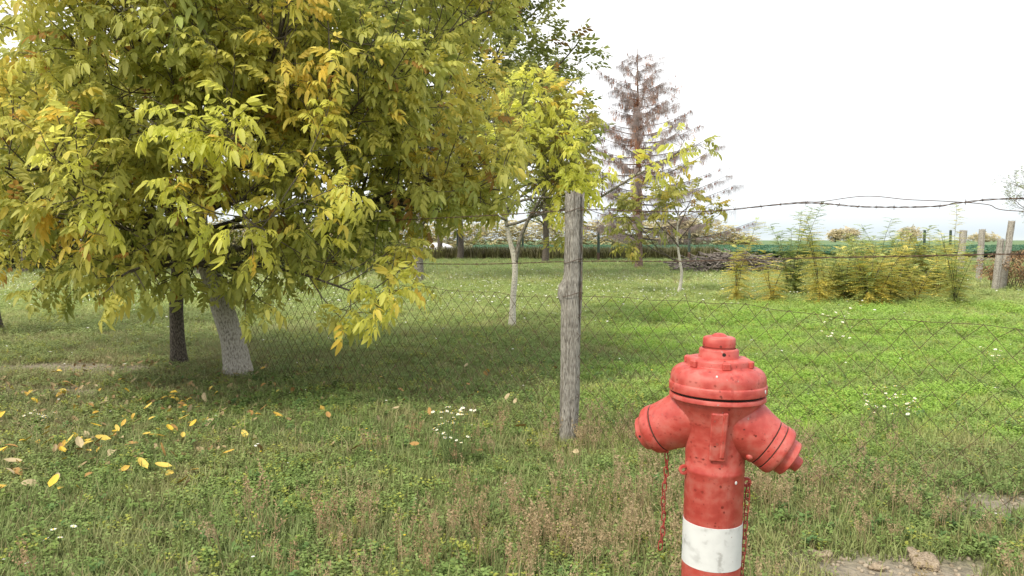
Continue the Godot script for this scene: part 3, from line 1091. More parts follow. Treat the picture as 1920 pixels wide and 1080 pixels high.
func make_fence() -> void:
	var pm := post_mesh(1.83, 0.066, Vector2(0.035, 0.0), true, 4)
	var o := thing("fence_post", Vector3(0.425, 0, -5.5), "weathered grey wooden post with a rotten split, nearest post, left of the hydrant", "fence post", "wooden fence posts")
	put("timber", pm, M.post, o)
	# rusty wire tied round the post
	for y in [1.715, 1.345, 1.10]:
		var g := Geo.new()
		var ring := PackedVector3Array()
		for k in 25:
			var a := TAU * k / 24.0
			var rr := 0.072 if y > 1.2 else 0.082
			ring.append(Vector3(cos(a) * rr + 0.035 * y / 1.83 - (0.006 if y < 1.2 else 0.0), y + 0.008 * sin(a * 2.0) + 0.012 * sin(a + 1.0), sin(a) * rr))
		g.tube(ring, taper(25, 0.0022, 0.0022), 5)
		put("tie_wire", g.mesh(), M.rust, o)
	# the next post, just outside the picture on the right
	o = thing("fence_post", Vector3(3.05, 0, -3.2), "grey wooden post carrying the right end of the wires", "fence post", "wooden fence posts")
	put("timber", post_mesh(1.85, 0.07, Vector2(0.02, 0), false, 8), M.post, o)
	o = thing("barbed_wire", Vector3.ZERO, "upper rusty barbed wire with a loose arched strand on the right", "barbed wire")
	barbed(PackedVector3Array([Vector3(3.05, 1.66, -3.13), fence_at(2.51, 1.703), fence_at(2.31, 1.692), fence_at(2.21, 1.676), fence_at(1.96, 1.684), fence_at(1.69, 1.716), fence_at(1.26, 1.684), fence_at(0.85, 1.70), fence_at(0.47, 1.716, 0.075), fence_at(-0.26, 1.697), fence_at(-1.6, 1.68), fence_at(-2.95, 1.72)]), o, true, 0.115)
	barbed(PackedVector3Array([Vector3(3.05, 1.62, -3.13), fence_at(2.51, 1.641), fence_at(2.39, 1.680), fence_at(2.25, 1.702), fence_at(2.12, 1.717), fence_at(1.96, 1.743), fence_at(1.78, 1.721), fence_at(1.69, 1.722), fence_at(1.45, 1.70)]), o, false, 0.0)
	o = thing("barbed_wire", Vector3.ZERO, "lower rusty wire crossing the post at half height", "barbed wire")
	barbed(PackedVector3Array([Vector3(3.05, 1.45, -3.13), fence_at(2.52, 1.432), fence_at(2.1, 1.412), fence_at(1.70, 1.393), fence_at(1.1, 1.36), fence_at(0.46, 1.345, 0.075), fence_at(-0.26, 1.302), fence_at(-1.2, 1.285), fence_at(-2.27, 1.290), fence_at(-3.1, 1.3)]), o, true, 0.32)
	# chain link: every zigzag wire is a part
	o = thing("chain_link_fence", Vector3.ZERO, "sagging rusty chain link netting running behind the walnut trunks to the right edge", "fence")
	var dirx := 1.0 / sqrt(1.0 + 0.81)
	var pitch := 0.070
	var s := -5.2
	var idx := 0
	var top_edge := PackedVector3Array()
	while s < 3.9:
		var g := Geo.new()
		var pts := PackedVector3Array()
		var rows := 15
		for k in rows + 1:
			var z := 1.0 if (k + idx) % 2 == 0 else 0.0
			var ss := s + z * pitch
			var x := 0.45 + ss * dirx
			var top := 1.095 + 0.018 * sin(ss * 2.1) + 0.03 * N1.get_noise_1d(ss * 9.0)
			if ss < -1.1: top -= 0.10 * smoothstep(-1.1, -4.5, ss)
			var y := top - k * 0.074 + 0.012 * N2.get_noise_2d(ss * 6.0, k * 0.6)
			var off := 0.075 + 0.035 * N1.get_noise_2d(ss * 5.0 + 50.0, y * 8.0)
			var lx := x + 0.014 * N2.get_noise_2d(ss * 4.0 + 33.0, k * 0.8)
			var p := fence_at(lx, y, off)
			# each bend bulges over its neighbour
			pts.append(p + Vector3(0.003, 0, 0.003) * (1.0 if k % 2 == 0 else -1.0))
		if idx % 7 == 3:
			pts[0] += Vector3(0.01, 0.03, 0)
		g.tube(pts, taper(pts.size(), 0.0020, 0.0020), 4)
		put("wire", g.mesh(), M.rust, o)
		var xx := 0.45 + s * dirx
		var tp := 1.085 + 0.018 * sin(s * 2.1) + 0.03 * N1.get_noise_1d(s * 9.0)
		if s < -1.1: tp -= 0.10 * smoothstep(-1.1, -4.5, s)
		if idx % 3 == 0: top_edge.append(fence_at(xx, tp + 0.008 * sin(s * 6.0), 0.08))
		s += pitch
		idx += 1
	var gt := Geo.new()
	var te := curve_pts(top_edge, 0.05)
	gt.tube(te, taper(te.size(), 0.0016, 0.0016), 4)
	put("top_wire", gt.mesh(), M.rust, o)

func make_far() -> void:
	# wooden posts of the side fence on the right
	var posts := [
		[Vector3(13.93, 0, -21.6), 1.52, 0.09, 0.12, "shorter of two grey posts leaning together at the right edge"],
		[Vector3(14.6, 0, -22.3), 2.05, 0.09, 0.2, "taller grey post leaning right behind the shorter one at the right edge"],
		[Vector3(16.44, 0, -26.4), 1.86, 0.10, 0.06, "grey post standing alone left of the leaning pair"],
		[Vector3(19.1, 0, -32.0), 1.9, 0.14, 0.1, "tan post behind the thicket in the side fence"],
	]
	for p in posts:
		var o := thing("fence_post", p[0], p[4], "fence post", "wooden fence posts")
		put("timber", post_mesh(p[1], p[2], Vector2(p[3], 0), false, int(p[1] * 50)), M.post, o)
	# thin steel posts at the back
	var steel := [[6.09, -52.9, 2.1, "thin dark steel post behind the near wooden post", 0.10], [13.13, -55.7, 2.2, "thin green steel post above the brush pile", 0.11], [-4.35, -60.0, 2.3, "thin steel post next to the two far trunks", 0.09], [0.86, -60.4, 1.9, "thin steel post behind the forked white trunk", 0.09], [19.2, -35.0, 1.95, "dark steel post left of the tan post in the side fence", 0.06], [20.7, -35.5, 1.95, "dark steel post right of the tan post in the side fence", 0.06]]
	for p in steel:
		var o := thing("steel_post", Vector3(p[0], 0, p[1]), p[3], "fence post", "steel posts at the back")
		var g := Geo.new()
		g.lathe(Vector3.ZERO, Vector3.UP, [[0.0, -0.1], [p[4], -0.1], [p[4], 0.62]], 8)
		put("foot", g.mesh(), M.rust, o)
		g = Geo.new()
		g.lathe(Vector3.ZERO, Vector3.UP, [[p[4] * 0.95, 0.62], [p[4] * 0.95, p[2]], [0.0, p[2] + 0.02]], 8)
		put("shaft", g.mesh(), M.steel, o)
	# brush pile
	var o := thing("brush_pile", Vector3(10.2, 0, -35.0), "long heap of grey cut branches beyond the meadow, left of the thicket", "brush pile")
	var rest := Geo.new()
	for k in 420:
		var x := rf(-2.4, 3.0)
		var c := Vector3(x, absf(rf(0.02, 0.85)) * (1.0 - pow(absf(x) / 3.4, 2.0)), rf(-0.7, 0.7))
		var d := (rdir() + Vector3(0, rf(-0.35, 0.5), 0)).normalized() * rf(0.4, 0.95)
		var g := Geo.new() if k < 120 else rest
		g.tube(PackedVector3Array([c - d, c + Vector3(0, rf(-0.1, 0.1), 0), c + d]), PackedFloat32Array([0.03, 0.025, 0.01]), 4)
		if k < 120:
			put("stick", g.mesh(), M.stick, o)
	put("sticks", rest.mesh(), M.stick, o, "stuff")
	# dry brown bramble beside the right posts
	var lm := leafmat(0.3, 0.8)
	for q in 3:
		var at: Vector3 = [Vector3(16.0, 0, -22.5), Vector3(15.6, 0, -19.2), Vector3(19.0, 0, -25.5)][q]
		var lb: String = ["rusty brown bramble right behind the leaning pair of posts", "dry pale brown bramble at the right edge below the posts", "brown bramble between the rear posts at the right edge"][q]
		o = thing("dry_bramble", at, lb, "bramble", "dry brambles along the side fence")
		var g := Geo.new()
		var b := Buf.new()
		for k in 70:
			var st := Vector3(rf(-1.1, 1.1), 0, rf(-0.8, 0.8))
			var d := rdir()
			var h := rf(0.5, 1.25) if q != 1 else rf(0.3, 0.7)
			var pts := PackedVector3Array([st, st + Vector3(0, h * 0.6, 0) + d * 0.2, st + Vector3(0, h, 0) + d * 0.55, st + Vector3(0, h * 0.75, 0) + d * 0.95])
			g.tube(pts, taper(4, 0.012, 0.005), 4)
			for e in 16:
				b.put(Transform3D(aim((rdir() + Vector3(0, rf(-0.6, 0.3), 0)).normalized(), Vector3.UP, rf(0.4, 0.9)), along(pts, rf(0.2, 1.0))), Color(0.30, 0.16, 0.075).lerp(Color(0.36, 0.29, 0.17), R.randf() * (0.5 if q == 0 else 1.0)))
		put("canes", g.mesh(), M.twig, o)
		many("dry_leaves", M.small_leaf, lm, b, o)
	# dark weedy hedge along the back fence
	o = thing("weed_hedge", Vector3.ZERO, "dark brown strip of tall weeds along the back fence", "weeds")
	var hb := Buf.new()
	for k in 9000:
		var x := rf(-45, 16.0)
		var z := -58.5 + rf(-1.4, 1.4)
		hb.put(Transform3D(spin(rf(2.2, 3.6)), Vector3(x, 0, z)), Color(0.10, 0.085, 0.045).lerp(Color(0.15, 0.15, 0.05), R.randf()))
	many("stalks", tuft(12, 0.1, 0.15, 0.34, 0.02, 0.5), leafmat(0.2), hb, o)
	tag(o, "", "", "", "stuff")
	o = thing("dark_bush", Vector3(-5.2, 0, -33.0), "dark leafless bush beside the thick grey trunk", "bush")
	var T := Growth.new()
	T.seed = 12
	T.centre = Vector3(-5.2, 0.6, -33.0)
	T.radii = Vector3(2.6, 1.5, 1.2)
	T.min_y = 0.0
	T.tw = 0.4
	T.lf = 0.3
	for k in 14:
		grow_limb(T, Vector3(-5.2 + rf(-1.6, 1.6), 0.02, -33.0 + rf(-0.4, 0.4)), Vector3(rf(-1, 1), 0.9, rf(-1, 1)), 1.6, 0.025, 0.0)
	shift(T, o)
	finish_tree(o, T, M.bark_dark, [M.small_leaf], lm, -0.2, 0)
	# dark hedge far left
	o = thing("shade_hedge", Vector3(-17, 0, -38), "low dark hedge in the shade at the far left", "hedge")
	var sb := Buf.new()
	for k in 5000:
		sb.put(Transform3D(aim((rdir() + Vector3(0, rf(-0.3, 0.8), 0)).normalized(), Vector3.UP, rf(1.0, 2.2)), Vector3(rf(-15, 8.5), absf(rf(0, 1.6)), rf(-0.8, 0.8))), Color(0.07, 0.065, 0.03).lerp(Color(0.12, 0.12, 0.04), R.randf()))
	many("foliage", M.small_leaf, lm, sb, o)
	# field crop behind the fence
	var g := Geo.new()
	var nx := 90
	var nz := 26
	for k in nz + 1:
		var z := -64.0 - 1.4 * (pow(1.27, k) - 1.0) / 0.27
		for q in nx + 1:
			var x := lerpf(-0.05, 1.6, float(q) / nx) * -z
			g.v.append(Vector3(x, 0.06 + 0.10 * N2.get_noise_2d(x, z) + (0.12 if k > 0 else -0.2), z))
			var c := Color(0.06, 0.17, 0.11).lerp(Color(0.09, 0.19, 0.10), N1.get_noise_2d(x * 0.3, z * 0.3) * 0.5 + 0.5)
			c = c.lerp(Color(0.10, 0.165, 0.055), smoothstep(90.0, 250.0, -z))
			g.c.append(c)
	for k in nz:
		for q in nx:
			var a := k * (nx + 1) + q
			g.i.append(a); g.i.append(a + nx + 1); g.i.append(a + nx + 2)
			g.i.append(a); g.i.append(a + nx + 2); g.i.append(a + 1)
	g.n.resize(g.v.size())
	g.n.fill(Vector3.UP)
	var fm := mat(1, 1, 1, 0.9)
	fm.vertex_color_use_as_albedo = true
	tag(put("crop_field", g.mesh(), fm), "", "", "", "structure")
	var cb := Buf.new()
	for k in 26000:
		var z := -64.0 - 90.0 * pow(R.randf(), 1.8)
		var x := rf(-0.05, 0.86) * -z
		cb.put(Transform3D(spin(rf(2.0, 3.4)), Vector3(x, 0.1, z)), Color(0.06, 0.18, 0.11).lerp(Color(0.11, 0.2, 0.09), R.randf()))
	var co := many("crop_plants", herb(10, 0.1, 0.06, 0.15, 0.05, 4), leafmat(0.4), cb)
	tag(co, "blue-green crop plants of the field behind the back fence", "crop")
	# yellow thicket and far trees
	var fl := far_leaf(1.2, 4, 0.75)
	var flm := leafmat(0.5, 0.8)
	o = thing("far_thicket", Vector3(0, 0, -165), "pale yellow thicket on the far side of the field", "thicket")
	var tb := Buf.new()
	for k in 9000:
		var x := rf(-90, 53)
		var top := (5.4 + 1.8 * N1.get_noise_1d(x * 2.0) + 0.8 * N2.get_noise_1d(x * 9.0)) * (1.0 - smoothstep(43.0, 54.0, x) * 0.6)
		tb.put(Transform3D(aim((rdir() + Vector3(0, rf(-0.3, 0.6), 0)).normalized(), Vector3.UP, rf(0.5, 1.0)), Vector3(x, rf(0.1, top), rf(-4, 4))), Color(0.6, 0.5, 0.27).lerp(Color(0.44, 0.42, 0.22), R.randf()))
	many("foliage", fl, flm, tb, o)
	tag(o, "", "", "", "stuff")
	var ft := [[185.0, -430.0, 8.0, 4.6, "rounded far tree on the horizon above the thicket's left half"], [197.0, -440.0, 9.0, 6.5, "wider far tree just right of the first one on the horizon"], [238.0, -450.0, 9.5, 7.0, "rounded far tree on the horizon above the thicket's right half"], [301.0, -480.0, 6.0, 10.0, "flat far tree on the horizon behind the right posts"], [36.0, -160.0, 6.2, 3.6, "tallest clump of the far yellow trees right of the spruce"]]
	for e in ft:
		o = thing("far_tree", Vector3(e[0], 0, e[1]), e[4], "tree", "far trees on the horizon")
		g = Geo.new()
		g.tube(PackedVector3Array([Vector3(0, -0.3, 0), Vector3(0, e[2] * 0.7, 0)]), PackedFloat32Array([0.35, 0.1]), 6)
		put("trunk", g.mesh(), M.bark_dark, o)
		var b := Buf.new()
		for k in 900:
			var d := Vector3(rf(-1, 1), rf(-1, 1), rf(-1, 1))
			if d.length() > 1.0: continue
			d *= 1.0 + 0.25 * N2.get_noise_3d(d.x * 9.0 + e[0], d.y * 9.0, d.z * 9.0)
			b.put(Transform3D(aim(Vector3(rf(-1, 1), rf(-0.5, 0.6), rf(-1, 1)).normalized(), Vector3.UP, rf(0.8, 1.4)), Vector3(d.x * e[3], e[2] * 0.55 + d.y * e[2] * 0.45, d.z * e[3])), Color(0.6, 0.5, 0.32).lerp(Color(0.5, 0.46, 0.28), R.randf()))
		many("crown", fl, flm, b, o)
	# thin leafless tree at the right edge
	o = thing("bare_tree", Vector3(41.6, 0, -60.0), "thin nearly leafless tree cut by the right edge above the wire", "tree")
	trunk(o, PackedVector3Array([Vector3(41.6, -0.1, -60), Vector3(41.7, 3, -60), Vector3(41.4, 6.6, -60)]), PackedFloat32Array([0.16, 0.11, 0.03]), M.bark_grey, 8)
	T = Growth.new()
	T.seed = 21
	T.centre = Vector3(41.6, 5.4, -60.0)
	T.radii = Vector3(2.9, 2.2, 2.5)
	T.min_y = 3.0
	T.tw = 0.4
	T.lf = 0.35
	for k in 16:
		var a := k * 2.4
		grow_limb(T, Vector3(41.65, 3.0 + 0.19 * k, -60), Vector3(cos(a), 0.35, sin(a)), 3.0, 0.04, 0.02)
	shift(T, o)
	finish_tree(o, T, M.bark_grey, [M.small_leaf], lm, -0.3, 0)
	# small white sheeted heap far behind
	o = thing("sheeted_heap", Vector3(-11.0, 0, -110.0), "small white sheeted heap far off between the two far trunks", "heap")
	g = Geo.new()
	var pr := []
	for k in 9:
		var a := k / 8.0 * PI / 2
		pr.append([2.6 * cos(a), 1.1 * sin(a)])
	g.lathe(Vector3.ZERO, Vector3.UP, pr, 20)
	put("sheet", g.mesh(), mat(0.75, 0.75, 0.77, 0.7), o)

# ------------------------------------------------------------------ small things on the ground
func make_small() -> void:
	# daisy clumps
	var clumps := [
		[Vector3(-0.36, 0, -4.85), 50, 0.17, 0.42, 0.0145, "white daisy clump in the grass left of the fence post's foot"],
		[Vector3(2.95, 0, -5.75), 36, 0.20, 0.40, 0.0155, "white daisy clump right of the hydrant in the fresh clover"],
		[Vector3(5.3, 0, -12.2), 18, 0.26, 0.42, 0.024, "farther white daisy clump above the hydrant, in the bright lawn"],
		[Vector3(4.5, 0, -10.4), 14, 0.30, 0.30, 0.022, "sparse white daisy clump just below the farther one"],
		[Vector3(5.47, 0, -8.5), 14, 0.14, 0.30, 0.02, "small white daisy clump near the right edge"],
		[Vector3(-3.75, 0, -5.9), 20, 0.14, 0.14, 0.013, "low white flower clump among the fallen leaves at the left edge"],
		[Vector3(-2.15, 0, -3.55), 5, 0.12, 0.16, 0.017, "few white flowers in the lower left corner"],
		[Vector3(-0.35, 0, -17.3), 16, 0.35, 0.3, 0.03, "white flower clump in the meadow left of the post"],
	]
	var stm := mat(0.12, 0.17, 0.05)
	var petm := mat(0.8, 0.8, 0.76, 0.7)
	var eyem := mat(0.6, 0.42, 0.03, 0.8)
	for c in clumps:
		var o := thing("daisy_clump", c[0] + Vector3(0, gy(c[0].x, c[0].z), 0), c[5], "flowers", "white daisy clumps")
		var g := Geo.new()
		g.smooth = false
		for k in c[1]:
			var top: Vector3 = rdir() * c[2] * sqrt(R.randf()) + Vector3(0, c[3] * rf(0.45, 1.0), 0)
			var foot := Vector3(top.x * 0.4, 0, top.z * 0.4)
			g.tube(PackedVector3Array([foot, foot.lerp(top, 0.5) + rdir() * 0.012, top]), PackedFloat32Array([0.002, 0.0016, 0.0012]), 3)
			for q in 3:
				leaf_quad(g, foot.lerp(top, rf(0.1, 0.8)), (rdir() + Vector3(0, 0.4, 0)).normalized(), Vector3.UP, rf(0.02, 0.04), 0.009)
			var f := Geo.new()
			f.smooth = false
			for q in 11:
				var a := TAU * q / 11.0
				leaf_quad(f, Vector3.ZERO, Vector3(cos(a), 0.12, sin(a)).normalized(), Vector3.UP, c[4], c[4] * 0.42)
			var fo := put("flower", f.mesh(), petm, o)
			fo.transform = Transform3D(spin(rf(0.75, 1.15), 0.6), top)
			var e := Geo.new()
			e.lathe(Vector3(0, 0.001, 0), Vector3.UP, [[c[4] * 0.33, 0.0], [c[4] * 0.22, 0.0035], [0.0, 0.005]], 7)
			put("flower_eye", e.mesh(), eyem, fo)
		put("stems", g.mesh(), stm, o)
	# fallen leaves
	var lt := []
	for q in 3:
		var g := Geo.new()
		leaflet(g, Vector3(0, 0, -0.05), Vector3(0, 0.12, 1).normalized(), Vector3.UP, 0.11, 0.055, [0.3, -0.6, 0.9][q])
		lt.append(g.mesh())
	for k in 180:
		var p: Vector3
		if k < 140:
			var ang := rf(-0.62, -0.40)
			p = Vector3(sin(ang), 0, -cos(ang)) * rf(4.6, 7.8)
			if k % 3 != 0:
				var dr: Vector3 = [Vector3(-4.1, 0, -6.1), Vector3(-2.65, 0, -5.4), Vector3(-3.2, 0, -6.9), Vector3(-3.75, 0, -7.3), Vector3(-2.9, 0, -4.9), Vector3(-4.4, 0, -7.0)][k % 6]
				p = dr + rdir() * rf(0.0, 1.15)
		else:
			p = Vector3(rf(-3.2, 0.6), 0, -rf(4.8, 8.5))
		p.y = gy(p.x, p.z) + rf(0.06, 0.11)
		var fo := put("fallen_leaf", lt[k % 3], M.fall_tones[R.randi() % 5 if k < 140 else 2 + R.randi() % 3])
		fo.transform = Transform3D(spin(rf(0.5, 0.95), 0.9), p)
		tag(fo, "yellow fallen walnut leaf lying in the grass to the left" if k < 140 else "faded fallen walnut leaf lying in the shade under the large walnut", "leaf", "fallen leaves left of the trunks" if k < 140 else "fallen leaves in the shade")
	var lb := Buf.new()
	for k in 900:
		var p := Vector3(rf(-5.5, -0.5), 0, -rf(4.4, 9.2))
		if R.randf() > smoothstep(0.0, 3.5, -p.x): continue
		p.y = gy(p.x, p.z) + rf(0.02, 0.06)
		lb.put(Transform3D(spin(rf(0.3, 0.7), 0.7), p), Color(0.22, 0.14, 0.06).lerp(Color(0.38, 0.30, 0.17), R.randf()))
	tag(many("leaf_litter", lt[1], leafmat(0.2), lb), "small brown leaf litter among the grass under the walnuts", "leaf litter")
	# stones on the bare patch
	var st := [[1.47, -3.47, 0.055, "brown stone at the left edge of the bare patch, lower right"], [1.92, -3.42, 0.075, "flat pale broken stone at the right edge of the bare patch"], [1.68, -3.36, 0.035, "small tan stone in the middle of the bare patch"], [1.86, -4.50, 0.042, "pinkish stone in the grass just right of the hydrant's nozzle"]]
	for k in st.size():
		var s = st[k]
		var sm := SphereMesh.new()
		sm.radial_segments = 16
		sm.rings = 9
		sm.radius = 1.0
		sm.height = 2.0
		var arr := sm.get_mesh_arrays()
		var vs: PackedVector3Array = arr[Mesh.ARRAY_VERTEX]
		for q in vs.size():
			var v := vs[q]
			var f := 1.0 + 0.9 * N2.get_noise_3d(v.x * 3.0 + k * 30.0, v.y * 3.0, v.z * 3.0)
			v = Vector3(clampf(v.x, -0.75, 0.8), clampf(v.y, -0.6, 0.55), clampf(v.z, -0.7, 0.75)) * f
			vs[q] = Vector3(v.x * 1.15, v.y * (0.6 if k != 3 else 1.1), v.z * 0.85) * s[2]
		var g := Geo.new()
		g.v = vs
		g.i = arr[Mesh.ARRAY_INDEX]
		var fl := SurfaceTool.new()
		var a2 := []
		a2.resize(Mesh.ARRAY_MAX)
		a2[Mesh.ARRAY_VERTEX] = vs
		a2[Mesh.ARRAY_INDEX] = g.i
		fl.create_from_arrays(a2)
		fl.generate_normals()
		var o := put("stone", fl.commit(), M.stone if k != 3 else M.brick)
		o.position = Vector3(s[0], gy(s[0], s[1]) + s[2] * (0.25 if k != 3 else 0.9), s[1])
		o.rotation.y = k * 1.3
		tag(o, s[3], "stone")
	var gb := Buf.new()
	var pm := SphereMesh.new()
	pm.radial_segments = 6
	pm.rings = 3
	pm.radius = 0.012
	pm.height = 0.016
	for k in 5000:
		var p := Vector3(rf(0.8, 3.6), 0, -rf(2.6, 4.7))
		if k % 3 == 0: p = Vector3(rf(-6.5, -3.5), 0, -rf(6.8, 9.6))
		if R.randf() > bare(p.x, p.z): continue
		p.y = gy(p.x, p.z) + 0.002
		gb.put(Transform3D(spin(rf(0.3, 1.3), 0.8), p), Color(0.34, 0.29, 0.22).lerp(Color(0.22, 0.18, 0.13), R.randf()))
	tag(many("gravel", pm, leafmat(0.0, 0.9), gb), "loose gravel and grit on the bare soil patches", "gravel")

# ------------------------------------------------------------------ hydrant
func ring_link(a: float, b: float, r: float) -> Mesh:
	var p := PackedVector3Array()
	for k in 17:
		var t := TAU * k / 16.0
		p.append(Vector3(b * cos(t), (a - b) * signf(sin(t)) * (1.0 if absf(sin(t)) > 0.01 else 0.0) + b * sin(t), 0))
	var g := Geo.new()
	g.tube(p, taper(17, r, r), 6)
	return g.mesh()

func make_hydrant() -> void:
	var o := thing("fire_hydrant", Vector3(0.462, 0, -1.75), "red fire hydrant with a white band and hanging chains in the foreground", "hydrant")
	o.rotation.z = -0.0195
	var red: Material = M.red
	var S := 64
	var g := Geo.new()
	g.lathe(Vector3.ZERO, Vector3.UP, [[0.11, -0.03], [0.11, 0.024], [0.106, 0.028], [0.072, 0.03], [0.0685, 0.04], [0.0685, 0.955], [0.0695, 0.957], [0.0695, 0.963], [0.0687, 0.965], [0.0688, 0.99], [0.0705, 1.02], [0.077, 1.06], [0.087, 1.095], [0.0965, 1.113], [0.101, 1.122], [0.102, 1.131]], S)
	put("barrel", g.mesh(), red, o)
	g = Geo.new()
	g.lathe(Vector3.ZERO, Vector3.UP, [[0.0685, 0.735], [0.0692, 0.7355], [0.0692, 0.8375], [0.0685, 0.838]], S)
	put("white_band", g.mesh(), M.white, o)
	g = Geo.new()
	g.lathe(Vector3.ZERO, Vector3.UP, [[0.096, 1.128], [0.109, 1.129], [0.111, 1.131], [0.111, 1.138], [0.1095, 1.1405], [0.095, 1.141]], S)
	put("flange", g.mesh(), red, o)
	g = Geo.new()
	g.lathe(Vector3.ZERO, Vector3.UP, [[0.103, 1.1395], [0.103, 1.1475]], S)
	put("gasket", g.mesh(), M.dark, o)
	g = Geo.new()
	g.lathe(Vector3.ZERO, Vector3.UP, [[0.098, 1.146], [0.110, 1.1463], [0.112, 1.148], [0.1125, 1.152], [0.1125, 1.164], [0.1115, 1.1665], [0.1095, 1.168], [0.1095, 1.178], [0.1085, 1.185], [0.105, 1.1925], [0.0995, 1.1985], [0.092, 1.203], [0.083, 1.206], [0.075, 1.2072], [0.0735, 1.2085], [0.073, 1.2105], [0.073, 1.2195], [0.0715, 1.2225], [0.068, 1.2245], [0.055, 1.2265], [0.040, 1.227]], S)
	var cap := put("cap", g.mesh(), red, o)
	for k in 6:
		var a := deg_to_rad(-62.0 + 60.0 * k)
		var bx := BoxMesh.new()
		bx.size = Vector3(0.017, 0.017, 0.013)
		var lug := put("lug", soft_box(Vector3(0.018, 0.018, 0.014), 0.003), red, cap)
		lug.transform = Transform3D(Basis(Vector3.UP, a), Vector3(sin(a), 0, cos(a)) * 0.0745 + Vector3(0, 1.2145, 0))
	g = Geo.new()
	g.lathe(Vector3.ZERO, Vector3.UP, [[0.0465, 1.2265], [0.0465, 1.228], [0.0455, 1.230], [0.0455, 1.2435], [0.044, 1.246], [0.040, 1.2475], [0.0385, 1.2478]], S)
	var nb := put("nut_base", g.mesh(), red, o)
	g = Geo.new()
	g.lathe(Vector3(-0.0005, 1.2375, 0.0415), Vector3(0, 0, 1), [[0.0042, 0.0], [0.0042, 0.0044], [0.0, 0.0045]], 12)
	put("hole", g.mesh(), M.dark, nb)
	g = Geo.new()
	g.lathe(Vector3.ZERO, Vector3.UP, [[0.0355, 1.2475], [0.0355, 1.250], [0.0372, 1.2515], [0.0375, 1.254], [0.0372, 1.2695], [0.0355, 1.2725], [0.031, 1.2745], [0.018, 1.2755], [0.016, 1.278], [0.012, 1.281], [0.006, 1.2825], [0.0, 1.283]], 48)
	put("operating_nut", g.mesh(), red, o)
	# nozzles
	var at := Vector3(0, 1.107, 0)
	var ra := Vector3(0.80, -0.54, 0.22).normalized()
	g = Geo.new()
	g.lathe(at, ra, [[0.074, 0.02], [0.0735, 0.05], [0.0695, 0.085], [0.064, 0.11], [0.0605, 0.132], [0.0575, 0.1335], [0.0575, 0.1355], [0.059, 0.137], [0.059, 0.151]], 56)
	var nz := put("nozzle", g.mesh(), red, o)
	g = Geo.new()
	g.lathe(at, ra, [[0.05, 0.1505], [0.0565, 0.152], [0.0565, 0.1535], [0.0595, 0.155], [0.060, 0.158], [0.060, 0.168], [0.059, 0.1725], [0.0565, 0.1755], [0.0535, 0.177], [0.0455, 0.1775], [0.0445, 0.1785], [0.0440, 0.1985], [0.042, 0.2005], [0.0, 0.2008]], 56)
	var nc := put("nozzle_cap", g.mesh(), red, nz)
	g = Geo.new()
	g.lathe(at, ra, [[0.024, 0.200], [0.024, 0.208], [0.0195, 0.2085], [0.0185, 0.222], [0.0165, 0.224], [0.0, 0.2245]], 6)
	put("cap_nut", g.mesh(), red, nz)
	for e in [0.1335, 0.1515]:
		g = Geo.new()
		g.lathe(at, ra, [[0.0582, e - 0.0004], [0.0582, e + 0.0022]], 48)
		put("seam", g.mesh(), M.grime, nz)
	var rs := ra.cross(Vector3.UP).normalized()
	var front := (Vector3(0, 0, 1) - ra * ra.z).normalized()
	g = Geo.new()
	g.lathe(at + ra * 0.190 + front * 0.0415 - rs * 0.0, front, [[0.0032, 0.0], [0.0032, 0.0024], [0.0, 0.0025]], 10)
	put("hole", g.mesh(), M.dark, nz)
	g = Geo.new()
	var pk := at + ra * 0.118 + (front * 0.62 + front.cross(ra) * -0.78).normalized() * 0.058
	if pk.y > at.y - 0.05: pk = at + ra * 0.118 + (front * 0.62 - front.cross(ra) * -0.78).normalized() * 0.058
	g.lathe(pk, (pk - at - ra * 0.118).normalized(), [[0.009, -0.004], [0.008, 0.007], [0.005, 0.010], [0.0, 0.011]], 12)
	put("cap_lug", g.mesh(), red, nz)
	var la := Vector3(-0.72, -0.43, -0.45).normalized()
	g = Geo.new()
	g.lathe(at, la, [[0.073, 0.02], [0.072, 0.05], [0.0675, 0.09], [0.0625, 0.12], [0.0595, 0.150], [0.0575, 0.1515], [0.0575, 0.154]], 56)
	nz = put("nozzle", g.mesh(), red, o)
	g = Geo.new()
	g.lathe(at, la, [[0.05, 0.1535], [0.058, 0.1545], [0.060, 0.156], [0.0605, 0.160], [0.060, 0.170], [0.057, 0.179], [0.051, 0.185], [0.045, 0.1875], [0.0435, 0.189], [0.042, 0.201], [0.039, 0.2035], [0.0, 0.204]], 56)
	put("nozzle_cap", g.mesh(), red, nz)
	g = Geo.new()
	g.lathe(at, la, [[0.019, 0.2035], [0.018, 0.216], [0.016, 0.218], [0.0, 0.2185]], 6)
	put("cap_nut", g.mesh(), red, nz)
	g = Geo.new()
	g.lathe(at, la, [[0.0582, 0.1512], [0.0582, 0.1545]], 48)
	put("seam", g.mesh(), M.grime, nz)
	var lfront := (Vector3(0, 0.25, 1) - la * la.dot(Vector3(0, 0.25, 1))).normalized()
	g = Geo.new()
	g.lathe(at + la * 0.195 + lfront * 0.0405, lfront, [[0.003, 0.0], [0.003, 0.0028], [0.0, 0.003]], 10)
	put("hole", g.mesh(), M.dark, nz)
	g = Geo.new()
	var lowp := at + la * 0.163 + Vector3(0.02, -0.053, 0.022)
	g.lathe(lowp + Vector3(0, 0.012, 0), Vector3.DOWN, [[0.006, 0.0], [0.006, 0.012], [0.0, 0.014]], 10)
	put("cap_lug", g.mesh(), red, nz)
	# raised plate on the front of the body
	var pa := -0.2
	var pl := put("rib_plate", soft_box(Vector3(0.036, 0.118, 0.030), 0.003), red, o)
	pl.transform = Transform3D(Basis(Vector3.UP, pa), Vector3(sin(pa) * 0.0725, 1.057, cos(pa) * 0.0725))
	pl.rotate_object_local(Vector3.RIGHT, 0.2)
